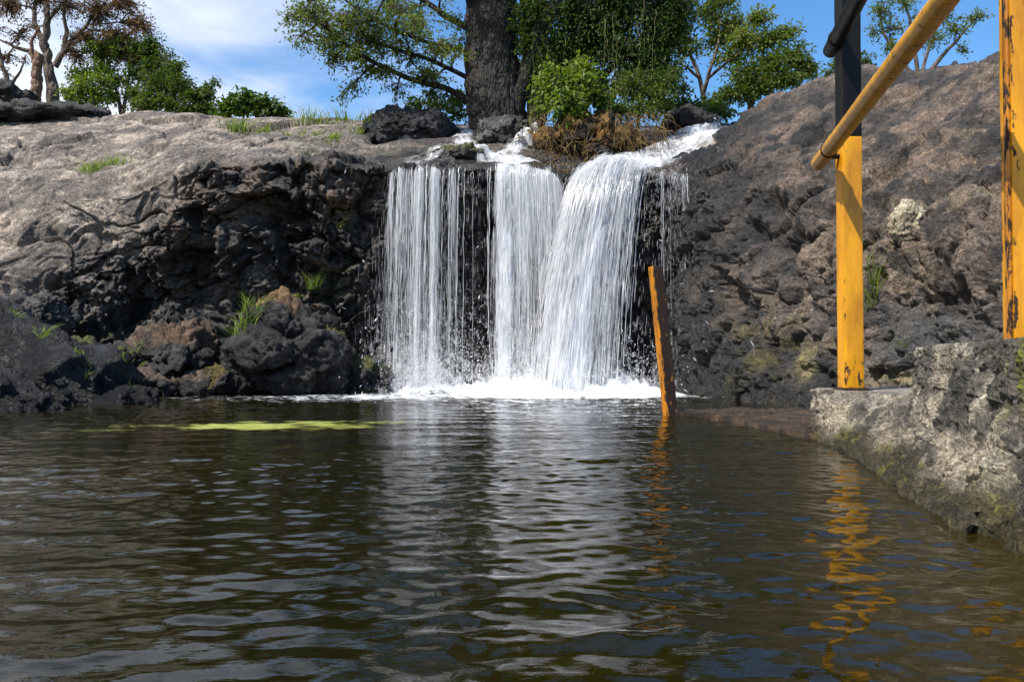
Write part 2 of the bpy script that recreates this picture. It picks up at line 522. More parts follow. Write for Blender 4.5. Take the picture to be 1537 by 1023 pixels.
def rock_face_disp(p, amp=1.0, big=1.0):
    """craggy volcanic face: big masses, angular broken lumps, pits, sharp small relief"""
    w = np.stack([fbm(p * 1.3 + 3, 3), fbm(p * 1.3 + 17, 3), fbm(p * 1.3 + 31, 3)], -1)
    w2 = np.stack([perlin(p * 7 + 3), perlin(p * 7 + 17), perlin(p * 7 + 31)], -1)
    q = p + .12 * w + .018 * w2
    d = .26 * big * fbm(p * .55 + 5, 3)
    d += facets(q * np.array([1, 1, 1.25]), 1.35, .21 * big, .35)
    d += facets(q * np.array([1, 1, 1.2]) + 40, 3.3, .10, .55)
    d += facets(q + 80, 7.5, .05, .6)
    d += facets(q + 120, 16.0, .024, .5)
    pits = fbm(q * 2.6 + 60, 3)
    d -= .13 * sstep(.2, .6, pits)
    d -= .05 * sstep(.25, .6, fbm(q * 7 + 160, 3))
    d += .030 * ridged(q * 5.0 + 90, 5, .62)
    d += .012 * perlin(p * 30) + .008 * perlin(p * 60)
    return d * amp

def rock_top_disp(p):
    """weathered pavement: gentle swells, long shallow ledges and cracks"""
    w = np.stack([fbm(p * .9 + 3, 3), fbm(p * .9 + 17, 3), fbm(p * .9 + 31, 3)], -1)
    q = p + .3 * w
    d = .20 * fbm(p * .45 + 5, 3)
    d += facets(q * np.array([.6, .8, 1.0]), .8, .10, .5)
    f1, f2, c = worley(q * np.array([1.3, 1.9, 1.6]) + 9)
    d += .05 * (JIT[c, 0] - .5) * sstep(0, .22, f2 - f1) - .03 * sstep(.12, 0, f2 - f1)
    f1, f2, c = worley(q * np.array([3.2, 4.2, 4.0]) + 19)
    d += .018 * (JIT[c, 0] - .5) - .012 * sstep(.12, 0, f2 - f1)
    d -= .10 * sstep(.15, .6, fbm(q * np.array([.9, 1.5, 1.3]) + 33, 4))
    r_ = p + .45 * w
    gate = sstep(-.1, .25, fbm(p * .8 + 91, 2))
    d -= .075 * gate * sstep(.055, .0, np.abs(perlin(r_ * np.array([.42, 1.3, 1.1]) + 51)))
    d -= .045 * sstep(.06, .0, np.abs(perlin(r_ * np.array([.9, 2.6, 2.2]) + 71))) * sstep(0, .2, fbm(p * 1.1 + 11, 2))
    d += .010 * ridged(q * np.array([4, 6, 5.0]) + 70, 4, .55)
    return d

def rock_knob_disp(p, big=1.0):
    """rounded knobbly lava with many hollow vesicles"""
    w = np.stack([fbm(p * 2 + 3, 3), fbm(p * 2 + 17, 3), fbm(p * 2 + 31, 3)], -1)
    q = p + .13 * w
    d = .22 * big * fbm(p * .7 + 5, 3)
    d += facets(q, 1.4, .10 * big, .3)
    f1, f2, c = worley(q * 3.0 + 7)
    d += .10 * (.5 - f1) - .03 * sstep(.12, 0, f2 - f1)
    f1, f2, c = worley(q * 2.6 + 77)
    d -= .16 * (JIT[c, 1] > .72) * sstep(.46, .2, f1 + .12 * w[:, 0])
    f1, f2, c = worley(q * 6.5 + 27)
    d += .05 * (.5 - f1) - .07 * (JIT[c, 1] > .75) * sstep(.45, .2, f1)
    f1, f2, c = worley(q * 14 + 47)
    d += .026 * (.5 - f1) - .03 * (JIT[c, 1] > .75) * sstep(.45, .2, f1)
    d += .022 * ridged(q * 6 + 90, 5, .6) + .010 * perlin(p * 28) + .006 * perlin(p * 55)
    return d

# left and central cliff: per column of the survey (row: below water, waterline, lower, middle, upper face, lip, ledge, shelf, crest, behind)
LC = {
 -900: [(640, 8.5), (600, 8.5), (520, 9.2), (430, 10.0), (370, 10.6), (300, 11.4), (255, 12.6), (215, 14.2), (182, 17), (260, 24)],
 -300: [(640, 9.2), (598, 9.2), (525, 9.7), (435, 10.2), (375, 10.6), (315, 11.2), (258, 12.4), (215, 14.0), (180, 17), (260, 24)],
 0:    [(640, 9.7), (592, 9.7), (530, 10.0), (440, 10.3), (380, 10.6), (325, 11.0), (258, 12.2), (215, 13.8), (177, 16.5), (260, 24)],
 100:  [(640, 10.1), (590, 10.1), (530, 10.3), (450, 10.45), (380, 10.5), (305, 10.8), (252, 12.0), (212, 13.6), (171, 16.5), (260, 24)],
 200:  [(640, 10.3), (588, 10.3), (540, 10.55), (460, 10.95), (385, 10.75), (285, 10.6), (243, 11.6), (210, 13.2), (168, 16), (260, 24)],
 300:  [(640, 10.3), (588, 10.3), (540, 10.6), (460, 11.0), (375, 10.7), (250, 10.5), (225, 11.3), (200, 12.8), (172, 15.5), (260, 24)],
 400:  [(640, 10.3), (588, 10.3), (540, 10.5), (450, 10.6), (350, 10.5), (242, 10.4), (222, 11.2), (202, 12.4), (176, 15), (260, 24)],
 500:  [(640, 10.3), (588, 10.3), (540, 10.45), (450, 10.55), (350, 10.5), (245, 10.45), (228, 11.0), (206, 12.0), (181, 14.5), (260, 24)],
 580:  [(640, 10.5), (588, 10.5), (530, 10.6), (450, 10.65), (350, 10.65), (250, 10.5), (235, 10.9), (213, 11.8), (184, 14), (260, 24)],
 680:  [(640, 10.6), (588, 10.6), (530, 10.72), (450, 10.8), (350, 10.8), (252, 10.55), (237, 10.9), (208, 11.8), (186, 13.5), (260, 24)],
 770:  [(640, 10.6), (588, 10.6), (530, 10.75), (450, 10.85), (350, 10.85), (256, 10.6), (240, 10.95), (212, 11.8), (187, 13.5), (260, 24)],
 850:  [(640, 10.6), (588, 10.6), (530, 10.75), (450, 10.85), (350, 10.85), (266, 10.65), (246, 11.0), (216, 11.7), (190, 13), (260, 24)],
 930:  [(640, 10.6), (588, 10.6), (530, 10.75), (450, 10.85), (350, 10.85), (258, 10.65), (240, 11.0), (215, 11.7), (187, 13), (260, 24)],
 1000: [(640, 10.5), (588, 10.5), (530, 10.7), (450, 10.8), (350, 10.8), (264, 10.65), (244, 11.0), (215, 11.8), (188, 13.3), (260, 24)],
 1080: [(640, 10.3), (588, 10.3), (530, 10.5), (450, 10.7), (350, 10.7), (255, 10.75), (228, 11.2), (205, 12.0), (186, 13.5), (260, 24)],
 1200: [(640, 10.3), (588, 10.3), (530, 10.5), (450, 10.7), (350, 10.7), (240, 10.9), (210, 11.6), (195, 12.6), (186, 14), (260, 24)],
 1500: [(640, 10.3), (588, 10.3), (530, 10.5), (450, 10.7), (350, 10.7), (240, 10.9), (210, 11.6), (195, 12.6), (186, 14), (260, 24)],
}
pxs = np.r_[np.arange(-900, -40, 6.0), np.arange(-40, 1120, 1.55), np.arange(1120, 1500, 8.0)]
P, PX, PY, TP = sheet(LC, [6, 46, 60, 56, 84, 56, 80, 100, 26], pxs)
Nn = grid_normals(P)
flip = np.sign(-(Nn[..., 1]).mean()); Nn *= flip
tt = np.repeat(TP[:, None], len(pxs), 1)
pf = P.reshape(-1, 3); nf = Nn.reshape(-1, 3); tf = tt.ravel(); pxf = PX.ravel(); pyf = PY.ravel()
wob = .5 * fbm(pf * 1.1 + 50, 3)
# where knobbly face gives way to smooth pavement (further left the pavement comes lower)
edge = np.interp(pxf, [-900, -100, 0, 120, 230, 300, 520, 600, 1500], [3.2, 2.9, 2.8, 3.4, 4.3, 5.0, 5.6, 6.3, 6.3])
top = sstep(-.35, .35, tf - edge + wob)
damp = np.interp(tf, [0, 1, 6.6, 7.6, 8, 9], [1, 1, 1, .6, .35, 1])
calm = 1 - .55 * np.exp(-((pxf - 800) / 260) ** 4) * sstep(4.6, 5.2, tf)       # stream-worn shelf
fallz = np.exp(-((pxf - 800) / 235) ** 6)
amp = 1 - .45 * fallz
flat_ = sstep(.35, .85, nf[:, 2])
disp = (rock_face_disp(pf) * amp * (1 - .62 * flat_) * (1 - top) + rock_top_disp(pf) * top) * damp * calm
Pd = pf + nf * disp[:, None]
# mineral colour
n1 = fbm(pf * 1.2 + 11, 4); n2 = fbm(pf * 3.1 + 23, 4); n3 = fbm(pf * .7 + 33, 3)
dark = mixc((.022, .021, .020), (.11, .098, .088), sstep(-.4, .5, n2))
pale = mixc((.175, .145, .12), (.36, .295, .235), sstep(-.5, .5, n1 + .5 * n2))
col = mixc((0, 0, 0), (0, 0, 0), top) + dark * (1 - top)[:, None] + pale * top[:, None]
varn = sstep(.42, .75, ridged(pf * np.array([.9, 2.4, 2.0]) + 60, 4, .6) * .5) * top
col = mixc(col, (.07, .058, .05), .65 * varn)
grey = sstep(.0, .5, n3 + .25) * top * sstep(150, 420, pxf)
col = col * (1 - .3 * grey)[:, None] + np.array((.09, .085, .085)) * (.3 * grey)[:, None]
brown = 1.3 * sstep(.06, .45, n2 + .5 * n3) * (1 - top) * sstep(480, 330, pyf) * (1 - fallz) * .5
col = mixc(col, (.13, .085, .058), brown)
lowbrown = np.exp(-((pxf - 300) / 150) ** 2 - ((pyf - 525) / 40) ** 2) * sstep(-.2, .4, n2)
col = mixc(col, (.13, .075, .045), .8 * np.clip(lowbrown, 0, 1))
rustp = (np.exp(-((pxf - 495) / 40) ** 2 - ((pyf - 350) / 35) ** 2) + np.exp(-((pxf - 420) / 70) ** 2 - ((pyf - 465) / 22) ** 2)) * sstep(.0, .4, n2)
col = mixc(col, (.3, .15, .03), .8 * np.clip(rustp, 0, 1))
moss = (np.exp(-((pxf - 560) / 90) ** 2 - ((pyf - 232) / 14) ** 2) * .9 + .5 * np.exp(-((pxf - 505) / 28) ** 2 - ((pyf - 370) / 70) ** 2)
        + .5 * np.exp(-((pxf - 110) / 120) ** 2 - ((pyf - 520) / 40) ** 2) + .6 * np.exp(-((pxf - 700) / 120) ** 2 - ((pyf - 238) / 12) ** 2)) * sstep(.05, .45, n1 + .3 * n2)
col = mixc(col, (.10, .105, .018), np.clip(moss, 0, 1))
wet = np.clip(.45 * (1 - top) + fallz * (1 - .0 * top) + .2 * n2, 0, 1)
wetdark = fallz * sstep(8.0, 6.5, tf)
col = col * (1 - .45 * wetdark)[:, None]
FQ = grid_faces(P.shape[0], P.shape[1])
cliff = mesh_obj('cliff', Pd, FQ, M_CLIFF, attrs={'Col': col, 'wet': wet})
tag(cliff, 'dark volcanic rock cliff behind the waterfalls with sunlit pavement on top', 'cliff', kind='structure')
st = Pd.reshape(P.shape)[::2, ::2]
add_bvh(st.reshape(-1, 3), grid_faces(st.shape[0], st.shape[1]))

# right-hand cliff: leans back, drier and browner
RC = {
 985:  [(640, 10.9), (588, 10.9), (520, 11.0), (440, 11.0), (380, 11.0), (330, 11.0), (300, 11.1), (280, 11.3), (262, 11.6), (330, 16)],
 1025: [(640, 9.9), (592, 9.9), (520, 10.1), (430, 10.2), (360, 10.25), (310, 10.3), (280, 10.45), (255, 10.7), (232, 11.2), (330, 16)],
 1080: [(640, 9.0), (597, 9.0), (520, 9.2), (430, 9.4), (350, 9.6), (290, 9.9), (250, 10.2), (220, 10.7), (194, 11.4), (300, 16)],
 1150: [(650, 7.9), (604, 7.9), (520, 8.1), (430, 8.3), (350, 8.6), (280, 9.0), (230, 9.5), (190, 10.1), (142, 11.2), (300, 16)],
 1230: [(660, 7.2), (610, 7.2), (520, 7.4), (430, 7.6), (350, 7.9), (275, 8.3), (220, 8.9), (175, 9.5), (116, 10.8), (300, 16)],
 1300: [(670, 6.6), (616, 6.6), (520, 6.75), (430, 6.95), (350, 7.2), (270, 7.7), (210, 8.3), (160, 9.0), (96, 10.2), (300, 16)],
 1400: [(680, 5.9), (625, 5.9), (520, 6.1), (430, 6.3), (340, 6.6), (260, 7.1), (195, 7.7), (145, 8.4), (92, 9.4), (300, 16)],
 1490: [(700, 5.4), (640, 5.4), (520, 5.6), (420, 5.8), (330, 6.1), (250, 6.5), (185, 7.0), (130, 7.7), (80, 8.6), (300, 16)],
 1600: [(700, 5.0), (650, 5.0), (520, 5.2), (410, 5.4), (310, 5.7), (220, 6.1), (150, 6.6), (90, 7.2), (30, 8.0), (300, 16)],
 2100: [(800, 3.6), (720, 3.6), (520, 3.8), (400, 4.1), (290, 4.5), (180, 5.0), (90, 5.6), (20, 6.2), (-60, 7.0), (300, 16)],
}
pxr = np.r_[np.arange(985, 1545, 1.7), np.arange(1545, 2100, 8.0)]
P, PX, PY, TP = sheet(RC, [6, 70, 70, 66, 60, 44, 36, 40, 24], pxr, 14, 4)
Nn = grid_normals(P); Nn *= np.sign(-(Nn[..., 1]).mean())
pf = P.reshape(-1, 3); nf = Nn.reshape(-1, 3); tf = np.repeat(TP[:, None], len(pxr), 1).ravel(); pxf = PX.ravel(); pyf = PY.ravel()
up = sstep(4.2, 6.4, tf + .8 * fbm(pf * .9 + 4, 3)) * sstep(1060, 1160, pxf)
q = pf * 1.12 + 21
disp = rock_knob_disp(q) * (1 - .55 * up) + .5 * up * rock_top_disp(q)
disp *= np.interp(tf, [0, 7.4, 8, 9], [1, 1, .7, 1])
# weathered pits in the middle of the face
for (a, b, rr, dep) in ((1165, 310, 20, .3), (1138, 350, 17, .26), (1196, 352, 13, .2), (1178, 365, 11, .18), (1100, 440, 18, .25), (1162, 440, 13, .2), (1225, 270, 12, .14), (1255, 330, 13, .14), (1105, 400, 12, .16), (1330, 250, 30, .12), (1420, 440, 26, .16)):
    disp -= dep * np.exp(-(((pxf - a) ** 2 + (pyf - b) ** 2) / rr ** 2) ** 1.4)
Pd = pf + nf * disp[:, None]
n1 = fbm(pf * 1.4 + 11, 4); n2 = fbm(pf * 3.4 + 23, 4); n3 = fbm(pf * .8 + 35, 3)
base = mixc((.05, .043, .039), (.15, .118, .097), sstep(-.45, .45, n1))
tanp = sstep(.05, .5, n2 + .6 * n3) * sstep(1150, 1290, pxf) * .55
base = mixc(base, (.27, .21, .15), tanp)
redb = sstep(.0, .45, n1 + .3 * n2) * sstep(4.0, 5.5, tf) * .6
base = mixc(base, (.16, .11, .082), redb * .75)
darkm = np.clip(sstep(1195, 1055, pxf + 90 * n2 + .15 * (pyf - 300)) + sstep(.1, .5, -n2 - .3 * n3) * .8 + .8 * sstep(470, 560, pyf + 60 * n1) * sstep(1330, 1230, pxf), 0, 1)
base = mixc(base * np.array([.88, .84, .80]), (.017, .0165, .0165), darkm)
greym = sstep(430, 470, pyf + 20 * n1) * sstep(1290, 1330, pxf) * .8
base = mixc(base, (.062, .06, .058), greym)
mossm = np.exp(-((pxf - 1150) / 60) ** 2 - ((pyf - 520) / 70) ** 2) * sstep(0, .4, n2 + .3 * n1) * .8
base = mixc(base, (.085, .07, .018), np.clip(mossm, 0, 1))
pale = np.clip(np.exp(-((pxf - 1228) / 9) ** 2 - ((pyf - 550) / 26) ** 2) + np.exp(-((pxf - 1345) / 38) ** 2 - ((pyf - 572) / 16) ** 2) * sstep(-.2, .2, n2), 0, 1)
base = mixc(base, (.28, .23, .1), pale * .85)
rwet = np.clip(sstep(1200, 1040, pxf) * .8 + sstep(540, 600, pyf) * .6 + .1, 0, 1)
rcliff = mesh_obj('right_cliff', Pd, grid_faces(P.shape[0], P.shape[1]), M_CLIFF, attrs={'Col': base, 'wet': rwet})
tag(rcliff, 'brown pitted rock cliff rising beside the yellow railing', 'cliff', kind='structure')
st = Pd.reshape(P.shape)[::2, ::2]
add_bvh(st.reshape(-1, 3), grid_faces(st.shape[0], st.shape[1]))

# ------------------------------------------------------------------ ground sheets
def disc(name, z, y0, y1, x0, x1, mat, n=60, kind='structure'):
    X, Yy = np.meshgrid(np.linspace(x0, x1, n), np.linspace(y0, y1, n))
    p = np.stack([X, Yy, np.full_like(X, z)], -1).reshape(-1, 3)
    p[:, 2] += .25 * fbm(p * .05, 2) * (0 if z < 0 else 1)
    return tag(mesh_obj(name, p, grid_faces(n, n), mat), kind=kind)
disc('pool_bed', -1.3, -60, 16, -80, 80, M_BED)
disc('hinterland', 3.2, 18.5, 900, -700, 700, M_LAND, 90)

# ------------------------------------------------------------------ boulders
_ico = {}
def ico(n):
    if n not in _ico:
        bm = bmesh.new(); bmesh.ops.create_icosphere(bm, subdivisions=n, radius=1.0)
        bm.verts.ensure_lookup_table()
        _ico[n] = (np.array([v.co[:] for v in bm.verts]), np.array([[v.index for v in f.verts] for f in bm.faces]))
        bm.free()
    return _ico[n]

def boulder(name, label, c, r, rotz=0, seed=0, dark=(.018, .0175, .017), light=(.055, .051, .048), topc=None, mossc=None, wet=.5, rough=1.0, sub=6, tilt=0, sq=1.0, cat='boulder', group=None, parent=None, topn=.45):
    V, Fc = ico(sub)
    D = V.copy()
    if sq != 1.0:
        s = (np.abs(D) ** sq).sum(1) ** (-1 / sq); D = D * s[:, None]
    r = np.asarray(r, float)
    p = D * r
    R = (Matrix.Rotation(rotz, 3, 'Z') @ Matrix.Rotation(tilt, 3, 'Y'))
    p = p @ np.array(R).T
    nrm = (V / r) @ np.array(R).T; nrm /= np.linalg.norm(nrm, axis=1)[:, None]
    m = r.mean()
    q = p / m + seed * 3.71
    d = .2 * fbm(q * 1.1, 3) + facets(q, 1.5, .17 * rough, .35)
    rf = max(rough, .75)
    d += facets(q + 9, 3.8, .075 * rough, .5) + facets(q + 29, 9.0, .03 * rf, .5) + facets(q + 39, 19.0, .014 * rf, .5)
    d += .035 * rf * ridged(q * 5, 5, .6)
    d -= .06 * rf * sstep(.2, .6, fbm(q * 3 + 7, 3))
    d *= m * .8
    d += .012 * fbm(p * 14 + seed, 3)
    P2 = p + nrm * d[:, None]
    n2 = fbm(p * 4 + seed, 4); n1 = fbm(p * 1.7 + seed * 2, 3)
    col = mixc(dark, light, sstep(-.4, .5, n2))
    if topc is not None:
        k = sstep(topn, topn + .25, nrm[:, 2] + .45 * n1)
        col = mixc(col, topc, k)
    if mossc is not None:
        k = sstep(.25, .55, nrm[:, 2] * .45 + n2 * .8 + .1)
        col = mixc(col, mossc, k)
    c = np.asarray(c, float)
    o = mesh_obj(name, P2, Fc, M_BOULDER, attrs={'Col': col, 'wet': np.full(len(P2), wet)}, parent=None)
    o.location = c
    tag(o, label, cat, group)
    if parent is None:
        add_bvh(P2 + c, Fc)
    return o

def bpx(px, py, Y, rx, rz, ry=None):
    s = Y / F
    return at(px, py, Y), (rx * s, (ry or rx) * s, rz * s)

def B(name, label, px, py, Y, rx, rz, ry=None, **kw):
    c, r = bpx(px, py, Y, rx, rz, ry); return boulder(name, label, c, r, **kw)

GB = 'boulders along the waterline'
B('boulder', 'big black wedge-shaped boulder sloping into the pool at far left', -110, 612, 7.9, 345, 152, 150, seed=1, dark=(.006, .0065, .0075), light=(.022, .023, .026), wet=.75, sq=1.62, rough=.34, group=GB)
B('boulder', 'smaller black boulder in front of the big wedge-shaped one at far left', -45, 635, 6.7, 150, 88, 90, seed=4, dark=(.006, .0065, .0075), light=(.02, .021, .024), wet=.8, sq=1.7, rough=.4, group=GB)
B('boulder', 'large rounded boulder with orange mossy top between hollow and waterfall', 428, 535, 9.75, 80, 84, 70, seed=6, topc=(.22, .12, .055), wet=.4, rough=1.2, group=GB, topn=.78)
B('boulder', 'dark boulder leaning against the waterfall side of the mossy-topped one', 488, 552, 9.85, 42, 60, 45, seed=8, mossc=(.09, .085, .02), wet=.6, group=GB)
B('boulder', 'brown-topped boulder beneath the dark hollow', 262, 545, 9.9, 80, 50, 70, seed=11, topc=(.12, .075, .05), wet=.3, rough=1.3, group=GB, topn=.55)
B('boulder', 'low flat boulder at the waterline below the brown-topped one', 262, 580, 9.6, 84, 24, 60, seed=13, topc=(.13, .09, .065), wet=.5, group=GB, topn=.5)
B('boulder', 'small rounded boulder at the waterline between flat and mossy ones', 345, 573, 9.5, 44, 28, 36, seed=16, mossc=(.10, .075, .02), wet=.6, group=GB, sub=6)
B('boulder', 'grey angular boulder above the big wedge-shaped one, near left edge', 52, 480, 9.75, 48, 40, 50, seed=19, dark=(.05, .047, .044), light=(.11, .1, .092), wet=.2, group=GB, rough=1.2)
B('boulder', 'dark lumpy boulder with weeds beside the black wedge', 118, 548, 9.3, 70, 40, 50, seed=22, mossc=(.08, .085, .02), wet=.3, group=GB, rough=1.3)
B('boulder', 'dark boulder at the foot of the left curtain of water', 540, 575, 10.05, 45, 40, 40, seed=24, wet=.9, mossc=(.07, .07, .02), group=GB, rough=1.2)
GC = 'boulders on the cliff edge'
B('boulder', 'large rounded black boulder resting on the cliff edge left of the trunk', 612, 200, 12.4, 74, 33, 55, seed=31, dark=(.018, .018, .02), light=(.05, .05, .053), wet=.45, rough=.7, group=GC)
B('boulder', 'grey wet boulder splitting the stream in front of the tree trunk', 762, 208, 11.9, 48, 30, 40, seed=33, dark=(.045, .043, .04), light=(.13, .125, .118), wet=.8, rough=1.2, group=GC)
B('boulder', 'flat rock half hidden under the upper stream', 690, 236, 11.2, 52, 14, 40, seed=36, dark=(.045, .043, .035), light=(.1, .095, .08), mossc=(.09, .09, .03), wet=.9, group=GC, sub=5)
B('boulder', 'small black rock behind the bright bush at the top of the chute', 1035, 186, 12.6, 42, 20, 40, seed=38, wet=.5, group=GC, sub=5)
B('boulder', 'squat black rock at the far left of the skyline beneath bare trees', 5, 150, 17.2, 44, 22, 40, seed=40, group=GC, sub=5)
B('boulder', 'low black slab lying on the pavement below the bare trees', 70, 172, 16.2, 95, 14, 40, seed=41, dark=(.03, .03, .03), light=(.07, .065, .06), group=GC, sub=5)
h_ = hit(1366, 335)
boulder('pale_stone', 'pale lichen-covered stone wedged in the brown cliff face', np.array(h_[0]) + np.array((0, .04, 0)), (.125, .12, .175), seed=44, dark=(.3, .25, .17), light=(.48, .42, .3), wet=.1, sub=5, cat='stone', sq=2.3)
h_ = hit(790, 235)
B('root_mound', 'dark earth mound bound with roots between the two main falls', 868, 226, 11.7, 100, 42, 60, seed=50, dark=(.03, .022, .016), light=(.1, .06, .03), topc=(.06, .045, .02), mossc=(.2, .105, .025), wet=.3, rough=1.5, cat='mound')

# ------------------------------------------------------------------ stone wall and ledges at the right
def wall_sheet(name, ctrl, counts, ncol, parent, seed, dispamp, tones, sm=2):
    """ctrl[row][col] world points; rows go from under water, up the face, over the top"""
    C = np.array(ctrl, float)
    rows = []
    wgt = np.linalg.norm(np.diff(C[:, :, :], axis=1), axis=2).mean(0); par = np.r_[0, np.cumsum(wgt)] / wgt.sum()
    for r in range(C.shape[0]):
        rows.append(smooth_axis(np.stack([np.interp(np.linspace(0, 1, ncol), par, C[r, :, k]) for k in range(3)], -1), 3, 0))
    R = np.array(rows)
    out = [R[0:1]]; tp = [0]
    for r in range(len(R) - 1):
        for j in range(1, counts[r] + 1):
            t = j / counts[r]; out.append(R[r:r + 1] * (1 - t) + R[r + 1:r + 2] * t); tp.append(r + t)
    G = smooth_axis(np.concatenate(out), sm, 0)
    nn = grid_normals(G)
    if (nn[len(G) // 3, :, 0]).mean() > 0: nn = -nn
    p = G.reshape(-1, 3); n = nn.reshape(-1, 3); tf = np.repeat(np.array(tp)[:, None], ncol, 1).ravel()
    q = p + seed
    w = np.stack([fbm(q * 3, 3), fbm(q * 3 + 9, 3), fbm(q * 3 + 19, 3)], -1) * .1
    f1, f2, c = worley((q + w) * 4.2)
    d = .07 * (.5 - f1) - .035 * sstep(.14, 0, f2 - f1) + .03 * (JIT[c, 0] - .5)
    f1, f2, c2 = worley((q + w) * 11)
    d += .028 * (.5 - f1) + .02 * ridged(q * 9, 4, .55) + .03 * fbm(q * 2, 3)
    d += .006 * perlin(q * 45)
    topm = sstep(tones['top'] - .15, tones['top'] + .1, tf)
    d = d * dispamp * (1 - .8 * topm)
    d += .014 * ridged(q * 17, 4, .6) * (1 - topm)
    P2 = p + n * d[:, None]
    P2[:, 2] = np.minimum(P2[:, 2], p[:, 2].max() + .006 * fbm(q * 6, 3))
    n1 = fbm(q * 3, 4); n2 = fbm(q * 8, 4)
    col = mixc((.10, .088, .073), (.37, .31, .235), sstep(-.35, .45, n1 + .5 * n2))
    col = mixc(col, (.05, .046, .042), .8 * sstep(.18, .45, fbm(q * 2.6 + 70, 5)))
    col = mixc(col, (.36, .32, .26), sstep(.3, .6, n2 - .3 * n1) * .8)
    conc = sstep(tones['conc'] - .5, tones['conc'], tf + .5 * n1) * (1 - topm)
    col = mixc(col, (.30, .265, .215), conc * .7 * sstep(-.5, .3, n2))
    col = mixc(col, (.3, .27, .225), topm)
    z = P2[:, 2]
    low = sstep(.15, .04, z + .07 * n1)
    col = mixc(col, (.045, .037, .014), low * .92)
    mo = sstep(.16, .05, z) * sstep(.22, .5, n2 + .2 * n1)
    col = mixc(col, (.13, .115, .02), mo * .75)
    if 'moss' in tones:
        mx, my, mz, mr = tones['moss']
        mm = np.exp(-((p[:, 0] - mx) ** 2 + (p[:, 1] - my) ** 2) / mr ** 2 - ((z - mz) / .12) ** 2) * sstep(-.1, .3, n2)
        col = mixc(col, (.13, .14, .02), np.clip(mm * 1.3, 0, 1))
    o = mesh_obj(name, P2, grid_faces(len(G), ncol), M_WALL, parent=parent, attrs={'Col': col, 'wet': low * .8})
    return o, P2, grid_faces(len(G), ncol)

wall = tag(empty('stone_wall', (1.6, 3.4, 0)), 'rough stone pool wall in two steps under the yellow railing', 'wall')
# lower step: end face, then front face; columns run from the far back corner round to the upper step
lo_top = .25
lower = [
    [(2.6, 4.75, -.5), (1.66, 4.55, -.5), (1.56, 4.33, -.5), (1.40, 3.35, -.5), (1.18, 2.5, -.5), (1.0, 1.9, -.5)],
    [(2.6, 4.75, 0), (1.68, 4.55, 0), (1.565, 4.35, 0), (1.42, 3.35, 0), (1.22, 2.55, 0), (1.06, 1.9, 0)],
    [(2.6, 4.72, .12), (1.69, 4.56, .13), (1.60, 4.38, .13), (1.56, 3.6, .12), (1.45, 2.9, .12), (1.3, 2.2, .12)],
    [(2.6, 4.7, lo_top - .01), (1.72, 4.56, lo_top - .01), (1.61, 4.40, lo_top - .01), (1.69, 3.8, lo_top - .01), (1.72, 3.3, lo_top - .01), (1.75, 2.6, lo_top - .01)],
    [(2.6, 4.66, lo_top), (1.75, 4.52, lo_top), (1.66, 4.36, lo_top), (1.74, 3.8, lo_top), (1.77, 3.3, lo_top), (1.8, 2.6, lo_top)],
    [(3.6, 4.6, lo_top), (3.4, 4.4, lo_top), (3.3, 4.2, lo_top), (3.2, 3.7, lo_top), (3.2, 3.1, lo_top), (3.2, 2.6, lo_top)],
]
o, v, fq = wall_sheet('lower_step', lower, [14, 50, 50, 8, 30], 320, wall, 3.3, .34, {'top': 3.7, 'conc': 2.9})
add_bvh(v, fq)
up_top = .456
upper = [
    [(2.4, 3.75, -.5), (1.6, 3.45, -.5), (1.34, 3.1, -.5), (1.17, 2.5, -.5), (1.03, 1.72, -.5), (.95, 1.1, -.5), (.95, .5, -.5)],
    [(2.4, 3.75, 0), (1.62, 3.45, 0), (1.36, 3.1, 0), (1.19, 2.5, 0), (1.06, 1.72, 0), (.98, 1.1, 0), (.98, .5, 0)],
    [(2.4, 3.72, .13), (1.65, 3.45, .13), (1.50, 3.15, .13), (1.32, 2.55, .12), (1.16, 1.85, .11), (1.05, 1.2, .11), (1.05, .5, .11)],
    [(2.4, 3.7, .3), (1.67, 3.42, .3), (1.60, 3.25, .3), (1.42, 2.6, .29), (1.24, 1.95, .28), (1.12, 1.2, .28), (1.12, .5, .28)],
    [(2.4, 3.7, up_top - .015), (1.70, 3.45, up_top - .015), (1.64, 3.3, up_top - .012), (1.47, 2.65, up_top - .01), (1.28, 2.0, up_top - .01), (1.15, 1.2, up_top - .01), (1.15, .5, up_top - .01)],
    [(2.4, 3.66, up_top), (1.75, 3.41, up_top), (1.69, 3.27, up_top), (1.52, 2.65, up_top), (1.33, 2.0, up_top), (1.2, 1.2, up_top), (1.2, .5, up_top)],
    [(3.4, 3.6, up_top), (3.2, 3.3, up_top), (3.1, 3.1, up_top), (3.1, 2.6, up_top), (3.1, 2.0, up_top), (3.1, 1.2, up_top), (3.1, .5, up_top)],
]
o, v, fq = wall_sheet('upper_step', upper, [14, 60, 66, 60, 10, 30], 460, wall, 8.1, .33, {'top': 4.75, 'conc': 4.2, 'moss': (1.31, 2.1, .36, .12)})
add_bvh(v, fq)

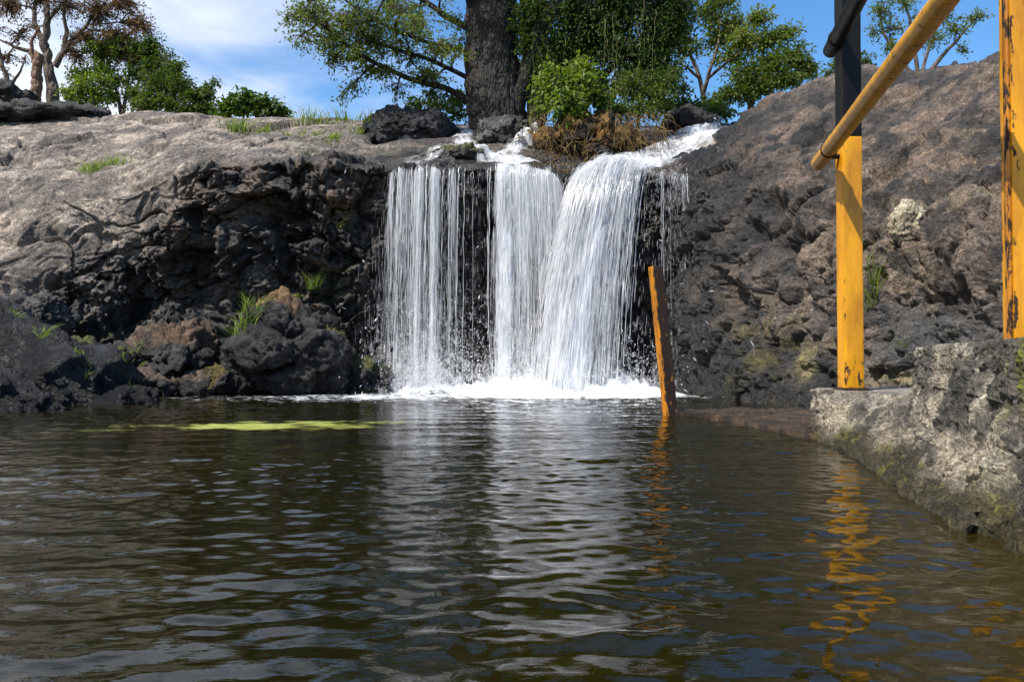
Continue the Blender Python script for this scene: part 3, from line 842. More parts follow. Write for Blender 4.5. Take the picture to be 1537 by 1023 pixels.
# flat ledge just breaking the water between the leaning post and the wall
def ledge():
    front = np.array([at(1010, 622, 6.1), at(1045, 625, 5.85), at(1090, 631, 5.5), at(1150, 645, 4.78), at(1222, 660, 4.2), at(1300, 690, 3.5)])
    back = np.array([at(1015, 619, 6.35), at(1060, 618.5, 6.4), at(1120, 618, 6.5), at(1180, 617, 6.5), at(1240, 617, 6.5), at(1400, 617, 6.5)])
    front[:, 2] = 0; back[:, 2] = 0
    f = resample(front, 200, 3); b = resample(back, 200, 3)
    rows = [f * [1, 1, 0] + [0, 0, -.4], f + [0, 0, -.02], f + [0, 0, .018]]
    for t in np.linspace(.04, 1, 40): rows.append(f * (1 - t) + b * t + [0, 0, .022])
    rows.append(b + [0, 0, -.4])
    G = np.array(rows); p = G.reshape(-1, 3)
    p[:, 2] += .014 * ridged(p * 6, 4) - .006 + .01 * fbm(p * 2, 2)
    e = fbm(p * 5 + 3, 3); p[:, 1] += .05 * e; 
    n1 = fbm(p * 6, 4)
    col = mixc((.022, .014, .008), (.10, .06, .03), sstep(-.4, .4, n1))
    return mesh_obj('rock_ledge', p, grid_faces(G.shape[0], 200), M_WALL, attrs={'Col': col, 'wet': np.full(len(p), .95)})
tag(ledge(), 'wet brown rock ledge barely above the water beside leaning post', 'ledge')

# ------------------------------------------------------------------ railing and leaning post
def square_post(name, base, topz, w, d, mat, parent, rz=0, lean=(0, 0), wear_shade_f=None, edgewear=.22, cuts=14):
    bm = bmesh.new()
    bmesh.ops.create_cube(bm, size=1.0)
    for v_ in bm.verts:
        v_.co.x *= w; v_.co.y *= d; v_.co.z = (v_.co.z + .5) * (topz - base[2])
    bmesh.ops.bevel(bm, geom=list(bm.edges), offset=.006, segments=2, affect='EDGES', profile=.6)
    for k in range(1, cuts):
        bmesh.ops.bisect_plane(bm, geom=list(bm.verts) + list(bm.edges) + list(bm.faces), plane_co=(0, 0, (topz - base[2]) * k / cuts), plane_no=(0, 0, 1))
    for k in (-.34, -.12, .12, .34):
        for no, co in (((1, 0, 0), (w * k, 0, 0)), ((0, 1, 0), (0, d * k, 0))):
            bmesh.ops.bisect_plane(bm, geom=list(bm.verts) + list(bm.edges) + list(bm.faces), plane_co=co, plane_no=no)
    edge_ = lambda v_: max(0.0, min(abs(v_.co.x) / (w * .5), abs(v_.co.y) / (d * .5)) - .72) / .28
    bm.verts.ensure_lookup_table()
    bm.verts.index_update()
    edges_ = [edge_(v_) for v_ in bm.verts]
    for v_ in bm.verts:
        p = np.array([[v_.co.x * 20, v_.co.y * 20, v_.co.z * 5 + base[0] * 10]])
        v_.co.x += .0015 * float(perlin(p)[0]); v_.co.y += .0015 * float(perlin(p + 5)[0])
    R = Matrix.Rotation(rz, 4, 'Z')
    bm.transform(R)
    h = topz - base[2]
    for v_ in bm.verts:
        k = v_.co.z / h
        v_.co.x += base[0] + lean[0] * k; v_.co.y += base[1] + lean[1] * k; v_.co.z += base[2]
    o = bm_obj(name, bm, mat, parent, True)
    me = o.data
    try: me.set_sharp_from_angle(angle=math.radians(35))
    except Exception: pass
    wv = np.array([(wear_shade_f(v.co) if wear_shade_f else 0.0) + edgewear * edges_[i] for i, v in enumerate(me.vertices)], np.float32)
    a = me.attributes.new('wear_shade', 'FLOAT', 'POINT'); a.data.foreach_set('value', wv)
    return o

rail = tag(empty('railing', (1.72, 4.24, lo_top)), 'yellow and black painted railing with round rails on the stone wall', 'railing')
pb = at(1277, 583, 4.24)
pt = at(1277, 208, 4.24)
po1 = square_post('post', (pb[0], pb[1], lo_top - .01), pt[2], .098, .098, M_YELLOW, rail, wear_shade_f=lambda c: .34 * max(0, 1 - (c.z - lo_top) / .22))
square_post('black_post_top', (pb[0], pb[1], pt[2]), 2.9, .099, .099, M_BLACK, rail)
# base plate
square_post('base_plate', (pb[0], pb[1], lo_top - .012), lo_top + .012, .135, .135, M_STUMP, po1, cuts=2, wear_shade_f=lambda c: .5)
rp = at(1543, 507, 2.5)
po2 = square_post('post', (rp[0], rp[1], up_top - .02), 2.2, .108, .085, M_YELLOW, rail, rz=math.radians(-9), wear_shade_f=lambda c: .16 if c.x < rp[0] - .046 else .02)
square_post('base_plate', (rp[0], rp[1], up_top - .02), up_top + .002, .12, .10, M_STUMP, po2, cuts=2, wear_shade_f=lambda c: .5)
square_post('post_flange', (rp[0] - .062, rp[1] - .012, up_top - .015), 2.2, .012, .03, M_STUMP, po2, rz=math.radians(-9), wear_shade_f=lambda c: .13)

def round_rail(name, A, Bp, r, mat, nodes=(), bands=()):
    n = 90
    A, Bp = np.array(A), np.array(Bp)
    path = A + (Bp - A) * np.linspace(0, 1, n)[:, None]
    rr = np.full(n, r); 
    for k in nodes: rr += .006 * r / .04 * np.exp(-((np.linspace(0, 1, n) - k) / .006) ** 2)
    path = np.concatenate([path[:1], path, path[-1:]]); 
    e = (Bp - A) / np.linalg.norm(Bp - A)
    path[0] -= e * r * .18; path[-1] += e * r * .18
    rr = np.r_[rr[0] * .72, rr, rr[-1] * .72]
    path = np.concatenate([path[:1] - e * .002, path, path[-1:] + e * .002]); rr = np.r_[.0005, rr, .0005]
    V, Fq = tube(path, rr, 28)
    V = V + .0016 * np.stack([perlin(V * 9), perlin(V * 9 + 4), perlin(V * 9 + 8)], -1)
    t = ((V - A) @ e) / np.linalg.norm(Bp - A)
    o = mesh_obj(name, V, Fq, mat, parent=rail, attrs={'wear_shade': np.where(t < 0, .3, .0) + .1 * fbm(V * 3, 2)})
    try: o.data.set_sharp_from_angle(angle=math.radians(50))
    except Exception: pass
    return o
a0 = at(1228, 246, 4.40)
dirr = np.array((-.186, -1, 0))
yr = round_rail('yellow_rail', a0, a0 + dirr * 3.4 + np.array((0, 0, -.0)), .037, M_RAIL, nodes=(.13,))
b0 = at(1247, 76, 4.36)
br = round_rail('black_rail', b0, b0 + dirr * 3.0, .04, M_BLACK)
# dark wire tie round the rail and the strap that holds the upper rail
def ring(name, c, axis, r, w, mat, par):
    th = np.linspace(0, 2 * np.pi, 25)
    ax = Vector(axis).normalized(); u = ax.orthogonal().normalized(); v_ = ax.cross(u)
    pth = [np.array(Vector(c) + r * (math.cos(t) * u + math.sin(t) * v_)) for t in th]
    V, Fq = tube(pth, np.full(25, w), 6)
    return mesh_obj(name, V, Fq, mat, parent=par, attrs={'wear_shade': np.zeros(len(V))})
ring('wire_tie', a0 + dirr * .30, dirr, .039, .004, M_BLACK, yr)
ring('wire_tie', b0 + dirr * .17, dirr, .042, .005, M_BLACK, br)
def bracket(name, p0, p1, par):
    V, Fq = tube(np.array([p0, p1]), [.013, .013], 10)
    return mesh_obj(name, V, Fq, M_BLACK, parent=par, attrs={'wear_shade': np.full(len(V), .2)})
rr_ = a0 + dirr * (a0[1] - pb[1] )
bracket('bracket', (rr_[0], pb[1], a0[2]), (pb[0] - .03, pb[1], a0[2]), yr)
rb_ = b0 + dirr * (b0[1] - pb[1])
bracket('bracket', (rb_[0], pb[1], b0[2]), (pb[0] - .03, pb[1], b0[2]), br)

# leaning post in the water
sb = at(1006, 622, 6.1); stp = at(984, 400, 6.1)
def stump_shade_wear(c):
    k_ = (stp[0] - sb[0]) / stp[2]                 # lean per metre; values are set before the post is slid onto its foot
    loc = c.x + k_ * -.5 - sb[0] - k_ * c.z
    return (.42 if loc > -.024 else -.03) + (.05 if c.z > stp[2] - .06 else 0)  # shade of the right side painted dark; top end slightly more worn
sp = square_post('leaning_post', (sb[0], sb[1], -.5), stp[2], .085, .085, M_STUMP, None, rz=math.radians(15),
                 lean=((stp[0] - sb[0]) * (stp[2] + .5) / stp[2] , .0), wear_shade_f=stump_shade_wear, cuts=40)
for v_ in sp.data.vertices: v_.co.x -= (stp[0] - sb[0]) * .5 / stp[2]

tag(sp, 'leaning yellow post with worn paint and painted-on shaded side standing in the pool', 'post')

# ------------------------------------------------------------------ pool
WR = np.random.RandomState(3)
WAVES = []
for k in range(90):
    lam = .05 * (10.0 ** ((k / 89.0) ** 1.4))
    th = WR.normal(math.pi / 2 + .10, .40 if lam > .2 else .62)
    WAVES.append((lam, th, WR.rand() * 6.28, WR.uniform(.5, 1.2)))
def wave_h(x, y):
    h = np.zeros_like(x)
    far = np.clip((y - 1) / 9, 0, 1)
    pm = .65 + .6 * perlin(np.stack([x * .6, y * .6, 0 * x], -1).reshape(-1, 3)).reshape(x.shape)
    for lam, th, ph, a in WAVES:
        kx, ky = math.cos(th) * 2 * math.pi / lam, math.sin(th) * 2 * math.pi / lam
        am = .0038 * a * lam ** .95 / (1 + (lam / .30) ** 2)
        h += am * np.sin(kx * x + ky * y + ph + .8 * np.sin(.9 * x + .7 * y + ph)) * np.where(lam < .3, pm, 1)
    h = h + 9.0 * h * np.abs(h)          # peaked crests
    churn = 1.6 * np.exp(-((x - .5) / 2.2) ** 2 - ((y - 10.0) / 2.0) ** 2)
    return h * (1.0 + .5 * far ** 2 + churn)
xs = np.r_[np.linspace(-14, -7, 50)[:-1], np.linspace(-7, -2.6, 260)[:-1], np.linspace(-2.6, 2.6, 620)[:-1], np.linspace(2.6, 5, 60), np.linspace(5, 9, 20)[1:]]
def persp_rows(y0, y1, n):
    return 1 / np.linspace(1 / y0, 1 / y1, n)
ys = np.r_[np.linspace(-8, .4, 20)[:-1], np.linspace(.4, 1.2, 60)[:-1], persp_rows(1.2, 11.6, 900)]
X, Yg = np.meshgrid(xs, ys)
Z = wave_h(X, Yg)
shal = np.clip(sstep(1.5, .55, (X * -1 + 1.75) + .3 * (Yg - 1.2)) * sstep(3.4, 1.5, Yg), 0, 1) * .8
pool = mesh_obj('pool', np.stack([X, Yg, Z], -1).reshape(-1, 3), grid_faces(len(ys), len(xs)), M_WATER, attrs={'shallow': shal.ravel()})
tag(pool, 'dark brown rippled pool water in front of the falls', 'water', kind='structure')

# foam flecks and the churned patch at the foot of the falls
xs = np.linspace(-5.5, 3.2, 520); ys = persp_rows(5.2, 10.9, 260)
X, Yg = np.meshgrid(xs, ys)
dx = np.abs(X - .55) / 1.9
base = 1.0 * np.exp(-((X - .7) / 1.05) ** 4) * sstep(8.3, 9.8, Yg) + .4 * np.exp(-((X + .95) / .55) ** 2) * sstep(9.65, 10.1, Yg)
base += .34 * sstep(6.6, 9.4, Yg) * np.exp(-((X - .3) / 2.6) ** 2) + .22 * sstep(6.4, 8.2, Yg) * sstep(.4, -2.0, X) * sstep(10.2, 9.2, Yg) + .26 * sstep(5.2, 6.0, Yg) * sstep(-1, -2.8, X) * sstep(7, 6.2, Yg) + .13 * sstep(6.2, 8.6, Yg)
den = np.clip(base, 0, .9)
Z = wave_h(X, Yg) + .005 + (.02 + .13 * sstep(9.3, 9.95, Yg)) * np.clip(base - .35, 0, 1) * (.8 + 1.3 * fbm(np.stack([X * 6, Yg * 9, 0 * X], -1).reshape(-1, 3), 3).reshape(X.shape))
keep = (den > .08)
V = np.stack([X, Yg, Z], -1).reshape(-1, 3); Fq = grid_faces(len(ys), len(xs))
Fq = Fq[keep.ravel()[Fq].any(1)]
tag(mesh_obj('foam', V, Fq, M_FOAM, attrs={'cover': den.ravel()}), 'white foam flecks drifting from the foot of the falls', 'foam', kind='stuff')

# floating algae
xs = np.linspace(-3.4, -.6, 260); ys = np.linspace(4.3, 6.3, 180)
X, Yg = np.meshgrid(xs, ys)
pc = at(400, 639, 5.05)
fx = (X - (pc[0] - .02)) / .78; fy = (Yg - (5.12 + .12 * (X + 1.5))) / .36
nz = fbm(np.stack([X * 2.2, Yg * 2.2, 0 * X], -1).reshape(-1, 3), 4).reshape(X.shape)
nz = nz + .5 * fbm(np.stack([X * 5, Yg * 9, 0 * X + 5], -1).reshape(-1, 3), 4).reshape(X.shape)
nz = nz + .42 * perlin(np.stack([X * 13, Yg * 22, 0 * X + 8], -1).reshape(-1, 3)).reshape(X.shape)
den = np.clip(1.1 - (fx ** 2 + fy ** 2) * .62 + .55 * nz, 0, .95)
den = np.maximum(den, np.clip(.62 - (((X + 2.35) / .55) ** 2 + ((Yg - 4.75) / .22) ** 2), 0, .56))
V = np.stack([X, Yg, wave_h(X, Yg) + .004], -1).reshape(-1, 3); Fq = grid_faces(len(ys), len(xs))
Fq = Fq[(den.ravel() > .05)[Fq].any(1)]
tag(mesh_obj('floating_algae', V, Fq, M_ALGAE, attrs={'cover': den.ravel()}), 'yellow-green algae patch floating on the left of the pool', 'algae')

# ------------------------------------------------------------------ waterfalls
G0 = 9.8
def needles(P0, P1, P2, P3, wid, den):
    """four points each -> slim three-sided streaks"""
    n = len(P0)
    pts = np.stack([P0, P1, P2, P3], 1)
    t = pts[:, 3] - pts[:, 0]; t /= np.linalg.norm(t, axis=1)[:, None] + 1e-9
    a = np.cross(t, [0, 1, 0]); a /= np.linalg.norm(a, axis=1)[:, None] + 1e-9
    b = np.cross(t, a)
    prof = np.array([.12, .8, 1.0, .25])
    V = np.empty((n, 4, 3, 3))
    for j in range(3):
        c, s = math.cos(2.094 * j), math.sin(2.094 * j)
        V[:, :, j] = pts + wid[:, None, None] * prof[None, :, None] * (c * a + s * b)[:, None]
    idx = np.arange(n * 12).reshape(n, 4, 3)
    nx = np.roll(idx, -1, 2)
    Fq = np.stack([idx[:, :-1], nx[:, :-1], nx[:, 1:], idx[:, 1:]], -1).reshape(-1, 4)
    return V.reshape(-1, 3), Fq, np.repeat(den, 12)

class Fall:
    def __init__(s, lip, vel, seed):
        s.lip = np.array(lip, float); s.vel = np.array(vel, float); s.rs = np.random.RandomState(seed)
        s.u = np.linspace(0, 1, len(lip))
    def at(s, u, t):
        L_ = np.stack([np.interp(u, s.u, s.lip[:, k]) for k in range(3)], -1)
        v = np.stack([np.interp(u, s.u, s.vel[:, k]) for k in range(3)], -1)
        return L_, v
    def pos(s, L_, v, t):
        t = np.asarray(t)[:, None]
        p = L_ + v * t; p[:, 2] -= .5 * G0 * t[:, 0] ** 2
        return p
    def T(s, L_, v):
        return (v[:, 2] + np.sqrt(v[:, 2] ** 2 + 2 * G0 * np.maximum(L_[:, 2] + .02, .01))) / G0

def streak_set(f, n, ufun, dens, wid=(.003, .008), length=(.05, .3), jit=.03, vj=.05, spread=.0, tbias=1.0, fixed=False):
    rs = f.rs
    u = ufun(rs, n)
    L_, v = f.at(u, 0)
    L_ = L_ + rs.normal(0, jit, (n, 3)) * [1, 1, .4] + np.stack([0 * u, 0 * u, (.07 * perlin(np.stack([u * 14, 0 * u + 3, 0 * u], -1)))], -1)
    v = v + rs.normal(0, vj, (n, 3)) * [1, 1, .5]
    T = f.T(L_, v)
    t0 = T * rs.rand(n) ** tbias if not fixed else np.zeros(n)
    sp_ = np.abs(v[:, 2] - G0 * t0) + .8
    dt = rs.uniform(length[0], length[1], n) / sp_ if not fixed else T * rs.uniform(length[0], length[1], n)
    t1 = np.minimum(t0 + dt, T)
    off = rs.normal(0, 1, (n, 3)) * [1, 1, 0] * spread * (t0 / T)[:, None] ** 1.5
    q = [f.pos(L_, v, t0 + (t1 - t0) * k) + off for k in (0, .33, .7, 1)]
    w = rs.uniform(wid[0], wid[1], n)
    d = rs.uniform(dens[0], dens[1], n)
    return needles(*q, w, d)

def long_strands(f, us, wid, den, seed, segs=70, wob=.012, brk=.25):
    """continuous ropes of water with uneven thickness"""
    acc = Acc(); rs = np.random.RandomState(seed)
    for k, u in enumerate(us):
        L_, v = f.at(np.array([u]), 0)
        L_ = L_ + rs.normal(0, .03, (1, 3)) * [1, 1, .2]; v = v + rs.normal(0, .025, (1, 3))
        T = f.T(L_, v)[0] * rs.uniform(1 - brk * rs.rand(), 1)
        tt_ = np.linspace(0, 1, segs) ** .62 * T
        p = L_ + v * tt_[:, None]; p[:, 2] -= .5 * G0 * tt_ ** 2
        ph = rs.rand() * 50
        s = np.stack([tt_ * 6 + ph, tt_ * 0 + k, tt_ * 0], -1)
        p[:, 0] += wob * perlin(s * 2.3) ; p[:, 1] += wob * perlin(s * 2.3 + 9)
        th = np.clip(.6 + .6 * fbm(s * 3, 3), .12, 2)
        w = rs.uniform(*wid) * th * (1 - .35 * tt_ / T)
        w[-1] *= .1
        V, Fq = tube(p, w, 5)
        acc.add(V, Fq, np.repeat(np.clip(rs.uniform(*den) * (.55 + .6 * th), .1, 1), 5))
    V, Fq = acc.get(); return V, Fq, np.concatenate(acc.A)

def veil(f, nu, nt, off, densf, seed, u0=0, u1=1):
    rs = np.random.RandomState(seed)
    u = np.linspace(u0, u1, nu)
    L_, v = f.at(u, 0)
    T = f.T(L_, v)
    k = np.linspace(0, 1, nt) ** .7
    P_ = np.empty((nt, nu, 3)); UV = np.empty((nt, nu, 2)); Dn = np.empty((nt, nu))
    wid = np.r_[0, np.cumsum(np.linalg.norm(np.diff(L_, axis=0), axis=1))]
    for j in range(nt):
        t = k[j] * T
        p = f.pos(L_, v, t); P_[j] = p + off * (.3 + .7 * k[j])
        UV[j, :, 0] = wid + seed * 3.3; UV[j, :, 1] = (L_[:, 2] - p[:, 2]) + seed
        Dn[j] = densf(u, k[j])
    q = P_.reshape(-1, 3)
    q[:, 1] += .05 * fbm(q * np.array([3.5, 3, .8]) + seed, 3)
    return q, grid_faces(nt, nu), UV.reshape(-1, 2), Dn.ravel()

def build_fall(name, label, f, veils, sets, base):
    root = tag(empty(name, base), label, 'waterfall', 'falls dropping into the pool')
    accV, accF, accU, accD, n = [], [], [], [], 0
    for v in veils:
        accV.append(v[0]); accF.append(v[1] + n); accU.append(v[2]); accD.append(v[3]); n += len(v[0])
    mesh_obj('water_sheet', np.concatenate(accV), np.concatenate(accF), M_VEIL, parent=root, attrs={'cover': np.concatenate(accD)}, uv=np.concatenate(accU))
    a = Acc()
    for s in sets: a.add(s[0], s[1], s[2])
    V, Fq = a.get()
    tag(mesh_obj('water_strands', V, Fq, M_STREAK, parent=root, attrs={'cover': np.concatenate(a.A)}), kind='stuff')
    return root

def lipz(px, py, Y): return at(px, py, Y)

uni = lambda rs, n: rs.rand(n)
def clus(cs, sd):
    cs = np.array(cs); 
    def fn(rs, n): return np.clip(cs[rs.randint(0, len(cs), n)] + rs.normal(0, sd, n), 0, 1)
    return fn

# 1: thin curtain at the left (px 585-745)
lip1 = [lipz(x, y, 10.42) for x, y in ((583, 260), (600, 250), (622, 254), (643, 249), (665, 255), (690, 250), (715, 258), (745, 247))]
f1 = Fall(lip1, [(-.03, -.36, .1)] * 4 + [(0, -.36, .1)] * 2 + [(-.02, -.36, .1)] * 2, 5)
cl1 = clus([.05, .16, .22, .3, .34, .35, .36, .37, .48, .5, .51, .52, .66], .010)
d1 = lambda u, k: np.interp(u, [0, .06, .12, .2, .27, .35, .42, .5, .57, .61, .66, .72, .8, 1], [.0, .2, .02, .3, .1, .58, .22, .6, .3, .0, .3, .0, .0, .0]) - .3 * np.clip(k * 1.6 - .3, 0, .5) + .34 * np.clip((k - .72) * 3, 0, 1) * (u < .62)
build_fall('waterfall', 'thin stranded curtain of water, leftmost of the three falls', f1,
    [veil(f1, 120, 90, np.array((0, -.05, 0)), d1, 1), veil(f1, 120, 90, np.array((-.03, .06, 0)), d1, 2)],
    [long_strands(f1, [.05, .08, .13, .17, .21, .24, .27, .31, .335, .36, .39, .42, .445, .46, .48, .5, .52, .55, .655, .67, .69, .76, .84, .92, .96], (.003, .010), (.4, .9), 11),
     streak_set(f1, 2300, cl1, (.15, .65), (.001, .0032), (.08, .6), .015, .03, .05),
     streak_set(f1, 2600, clus([.08, .2, .3, .36, .42, .5, .55], .06), (.12, .4), (.001, .0028), (.03, .25), .03, .06, .22, tbias=.4),
     streak_set(f1, 900, uni, (.15, .5), (.001, .0022), (.03, .2), .05, .10, .12)], tuple(at(640, 590, 10.1)))
# 2: middle fall (px 750-850)
lip2 = [lipz(x, y, 10.45) for x, y in ((747, 246), (765, 250), (785, 247), (805, 253), (825, 257), (838, 268))]
f2 = Fall(lip2, [(-.02, -.5, .15), (.0, -.5, .15), (.02, -.5, .15), (.06, -.5, .12), (.12, -.45, .1), (.14, -.4, .05)], 6)
d2 = lambda u, k: np.interp(u, [0, .08, .16, .26, .4, .55, .7, .85, 1], [.3, .85, .9, .5, .66, .42, .6, .4, .3]) - .2 * np.clip(k * 1.6 - .35, 0, 1) * (u > .22)
build_fall('waterfall', 'middle fall fanning out in grey-white threads', f2,
    [veil(f2, 90, 100, np.array((0, -.05, 0)), d2, 3), veil(f2, 90, 100, np.array((.0, .06, 0)), d2, 4)],
    [long_strands(f2, np.linspace(.02, .98, 22), (.003, .011), (.4, .95), 12),
     streak_set(f2, 7500, clus([.06, .1, .14, .2, .3, .38, .44, .55, .66, .72, .85, .95], .03), (.15, .6), (.0012, .0036), (.08, .5), .025, .06, .07),
     streak_set(f2, 1500, clus([.1, .14, .2], .04), (.4, 1), (.002, .006), (.05, .3), .02, .04, .04)], tuple(at(800, 590, 10.1)))
# 3: main fall (px 880-1000 at the lip, landing 800-970)
lip3 = [lipz(x, y, Y) for x, y, Y in ((880, 268, 10.4), (893, 254, 10.35), (910, 243, 10.3), (935, 237, 10.3), (958, 245, 10.3), (978, 250, 10.3))]
f3 = Fall(lip3, [(-.3, -.5, .2), (-.82, -.75, .3), (-.86, -.8, .3), (-.80, -.8, .3), (-.66, -.7, .25), (-.48, -.55, .2)], 7)
d3 = lambda u, k: np.interp(u, [0, .12, .3, .5, .62, .72, .8, 1], [-.1, .9, 1.5, 1.3, .85, .45, .5, .1]) - .12 * np.clip(k - .4, 0, 1)
build_fall('waterfall', 'thickest white fall, sweeping left from the right-hand chute', f3,
    [veil(f3, 100, 110, np.array((0, -.1, 0)), d3, 5), veil(f3, 100, 110, np.array((0, 0, 0)), d3, 6), veil(f3, 100, 110, np.array((.02, .1, 0)), d3, 7)],
    [long_strands(f3, np.r_[np.linspace(.05, .75, 26), np.linspace(.75, 1, 12)], (.005, .016), (.5, 1), 13),
     streak_set(f3, 15000, clus([.16, .2, .24, .27, .3, .33, .36, .4, .44, .5, .6, .78], .04), (.3, .85), (.0018, .0055), (.08, .5), .045, .10, .08),
     streak_set(f3, 4200, uni, (.2, .7), (.001, .003), (.02, .16), .07, .22, .16)], tuple(at(880, 590, 10.0)))
# 4: narrow veil and thread right of the main fall
lip4 = [lipz(x, y, 10.25) for x, y in ((985, 258), (1000, 260), (1015, 262), (1030, 262))]
f4 = Fall(lip4, [(-.03, -.2, .1), (-.02, -.2, .1), (0, -.2, .1), (.0, -.2, .1)], 8)
d4 = lambda u, k: np.interp(u, [0, .4, .8, .93, 1], [.12, .2, .28, .34, .2]) - .4 * np.clip(k - .25, 0, 1)
build_fall('waterfall', 'narrow trickling veil of water right of the thick main fall', f4,
    [veil(f4, 40, 70, np.array((0, -.03, 0)), d4, 8)],
    [long_strands(f4, [.03, .1, .2, .45, .7, .88, .92, .95], (.002, .006), (.35, .8), 14, brk=.6),
     long_strands(f4, [.94, .93], (.004, .008), (.6, .9), 15, brk=0),
     streak_set(f4, 900, uni, (.25, .7), (.0012, .003), (.02, .12), .05, .06, .12)], tuple(at(1010, 590, 10.0)))

# churned splash at the foot of the falls
def splash():
    rs = np.random.RandomState(21); n = 24000
    c = rs.rand(n)
    x = np.where(c < .62, rs.normal(.82, .48, n), np.where(c < .82, rs.normal(.25, .35, n), rs.normal(-1.05, .3, n)))
    y = rs.normal(10.0, .1, n)
    sp_ = rs.gamma(2.2, .55, n); sp_ = np.where(c < .62, sp_ * 1.15, sp_)
    el = rs.uniform(.5, 1.5, n); az = rs.uniform(0, 6.28, n)
    v = np.stack([sp_ * np.cos(el) * np.cos(az), sp_ * np.cos(el) * np.sin(az), 1.35 * sp_ * np.sin(el)], -1)
    T = 2 * v[:, 2] / G0; t0 = T * rs.rand(n); dt = rs.uniform(.006, .02, n)
    p0 = np.stack([x, y, np.zeros(n)], -1)
    def pos(t): 
        q = p0 + v * t[:, None]; q[:, 2] -= .5 * G0 * t ** 2; return q
    # water breaking on the bulges behind the left curtain and the middle fall
    k = rs.rand(n) < .34
    zz = rs.gamma(1.3, .22, n)
    p0[k, 0] = np.where(rs.rand(k.sum()) < .7, rs.normal(-1.1, .33, k.sum()), rs.normal(.2, .3, k.sum())); p0[k, 2] = np.minimum(zz[k], 1.1); p0[k, 1] = 10.25 + .12 * rs.rand(k.sum())
    v[k] *= .8
    return needles(pos(t0), pos(t0 + dt * .33), pos(t0 + dt * .7), pos(t0 + dt), rs.uniform(.0015, .006, n) * np.where(rs.rand(n) < .1, 1.8, 1), rs.uniform(.4, 1, n))
V, Fq, D = splash()
tag(mesh_obj('splash', V, Fq, M_STREAK, attrs={'cover': D}), 'white splash thrown up where the falls meet the pool', 'splash', kind='stuff')

def mist():
    """drifting spray: many small, nearly clear puffs of droplets round the foot of the falls"""
    rs = np.random.RandomState(44); n = 6800
    c = rs.rand(n)
    x = np.where(c < .68, rs.normal(.78, .42, n), np.where(c < .80, rs.normal(.2, .4, n), rs.normal(-1.08, .30, n)))
    z = np.abs(rs.gamma(1.3, .10, n)) * np.where(c < .68, 1.35, 1.9); y = rs.normal(9.95, .16, n)
    c0 = np.stack([x, y, z], -1)
    O = np.array([(1, 0, 0), (0, 1, 0), (-1, 0, 0), (0, -1, 0), (0, 0, 1.2), (0, 0, -1.2)], float)
    r = rs.uniform(.008, .035, n)
    V = (c0[:, None] + r[:, None, None] * (O[None] + rs.normal(0, .3, (n, 6, 3)))).reshape(-1, 3)
    T8 = np.array([(0, 1, 4), (1, 2, 4), (2, 3, 4), (3, 0, 4), (1, 0, 5), (2, 1, 5), (3, 2, 5), (0, 3, 5)])
    Fq = (np.arange(n)[:, None, None] * 6 + T8[None]).reshape(-1, 3)
    return V, Fq, np.repeat(rs.uniform(.03, .10, n), 6)
V, Fq, D = mist()
tag(mesh_obj('mist', V, Fq, M_STREAK, attrs={'cover': D}), 'soft white mist hanging at the foot of the falls', 'mist', kind='stuff')

# streams running over the rock to the lips
def chute(name, label, line, seed, dens=(.5, .75), lift=.03, n=150, m=44):
    """line: (px, py, half width in px); follows the rock beneath"""
    pts, hw = [], []
    for px, py, w in line:
        h = hit(px, py)
        while h is None or h[2] > 16:
            py += 2; h = hit(px, py)
        pts.append(np.array(h[0])); hw.append(w * h[0].y / F)
    C = resample(np.array(pts), n, 6); W = np.interp(np.linspace(0, 1, n), np.linspace(0, 1, len(hw)), hw)
    T = np.gradient(C, axis=0); T[:, 2] = 0; T /= np.linalg.norm(T, axis=1)[:, None] + 1e-9
    S = np.stack([-T[:, 1], T[:, 0], 0 * T[:, 0]], -1)
    u = np.linspace(-1, 1, m)
    G = C[:, None] + S[:, None] * (W[:, None] * u[None])[..., None]
    for i in range(n):
        for j in range(m):
            z = down(G[i, j, 0], G[i, j, 1], C[i, 2] + .5)
            G[i, j, 2] = C[i, 2] if z is None else min(max(z, C[i, 2] - .25), C[i, 2] + .12)
    G[..., 2] = smooth_axis(smooth_axis(G[..., 2], 3, 0), 3, 1)
    p = G.reshape(-1, 3)
    s = np.repeat(np.arange(n)[:, None] / n, m, 1).ravel()
    uu = np.repeat(u[None], n, 0).ravel()
    p[:, 2] += lift + .012 * fbm(p * 6 + seed, 4) + .012 * ridged(p * 11, 3) - .05 * np.abs(uu) ** 3
    den = dens[0] + (dens[1] - dens[0]) * s + .3 * fbm(p * np.array([4, 4, 4]) + seed, 3) - .55 * np.abs(uu) ** 2.5
    sl = np.repeat(np.r_[0, np.cumsum(np.linalg.norm(np.diff(C, axis=0), axis=1))][:, None], m, 1).ravel()
    uvv = np.stack([uu * np.repeat(W[:, None], m, 1).ravel() + seed * 5, sl * 1.6], -1)
    return tag(mesh_obj(name, p, grid_faces(n, m), M_VEIL, attrs={'cover': np.clip(den, 0, 1.2)}, uv=uvv), label, 'stream', 'streams running over the cliff top')
chute('stream', 'white rushing chute feeding the thick fall from the upper right', [(1075, 190, 18), (1055, 200, 34), (1030, 213, 44), (1000, 228, 46), (970, 238, 46), (938, 243, 42), (922, 252, 34)], 1, (.72, .95), .03)
chute('stream', 'narrow stream dropping beside the grey boulder to the middle fall', [(806, 190, 8), (790, 205, 12), (772, 222, 18), (762, 236, 26), (782, 250, 44)], 2, (.6, .9))
chute('stream', 'small stream falling between black boulder and tree trunk', [(715, 182, 14), (705, 195, 18), (692, 208, 16), (715, 222, 22), (735, 236, 26), (740, 248, 24)], 3, (.56, .72))
chute('stream', 'thin film of water spreading over the ledge to the left curtain', [(690, 212, 16), (665, 226, 24), (640, 238, 30), (625, 250, 34)], 4, (.36, .5), .02)

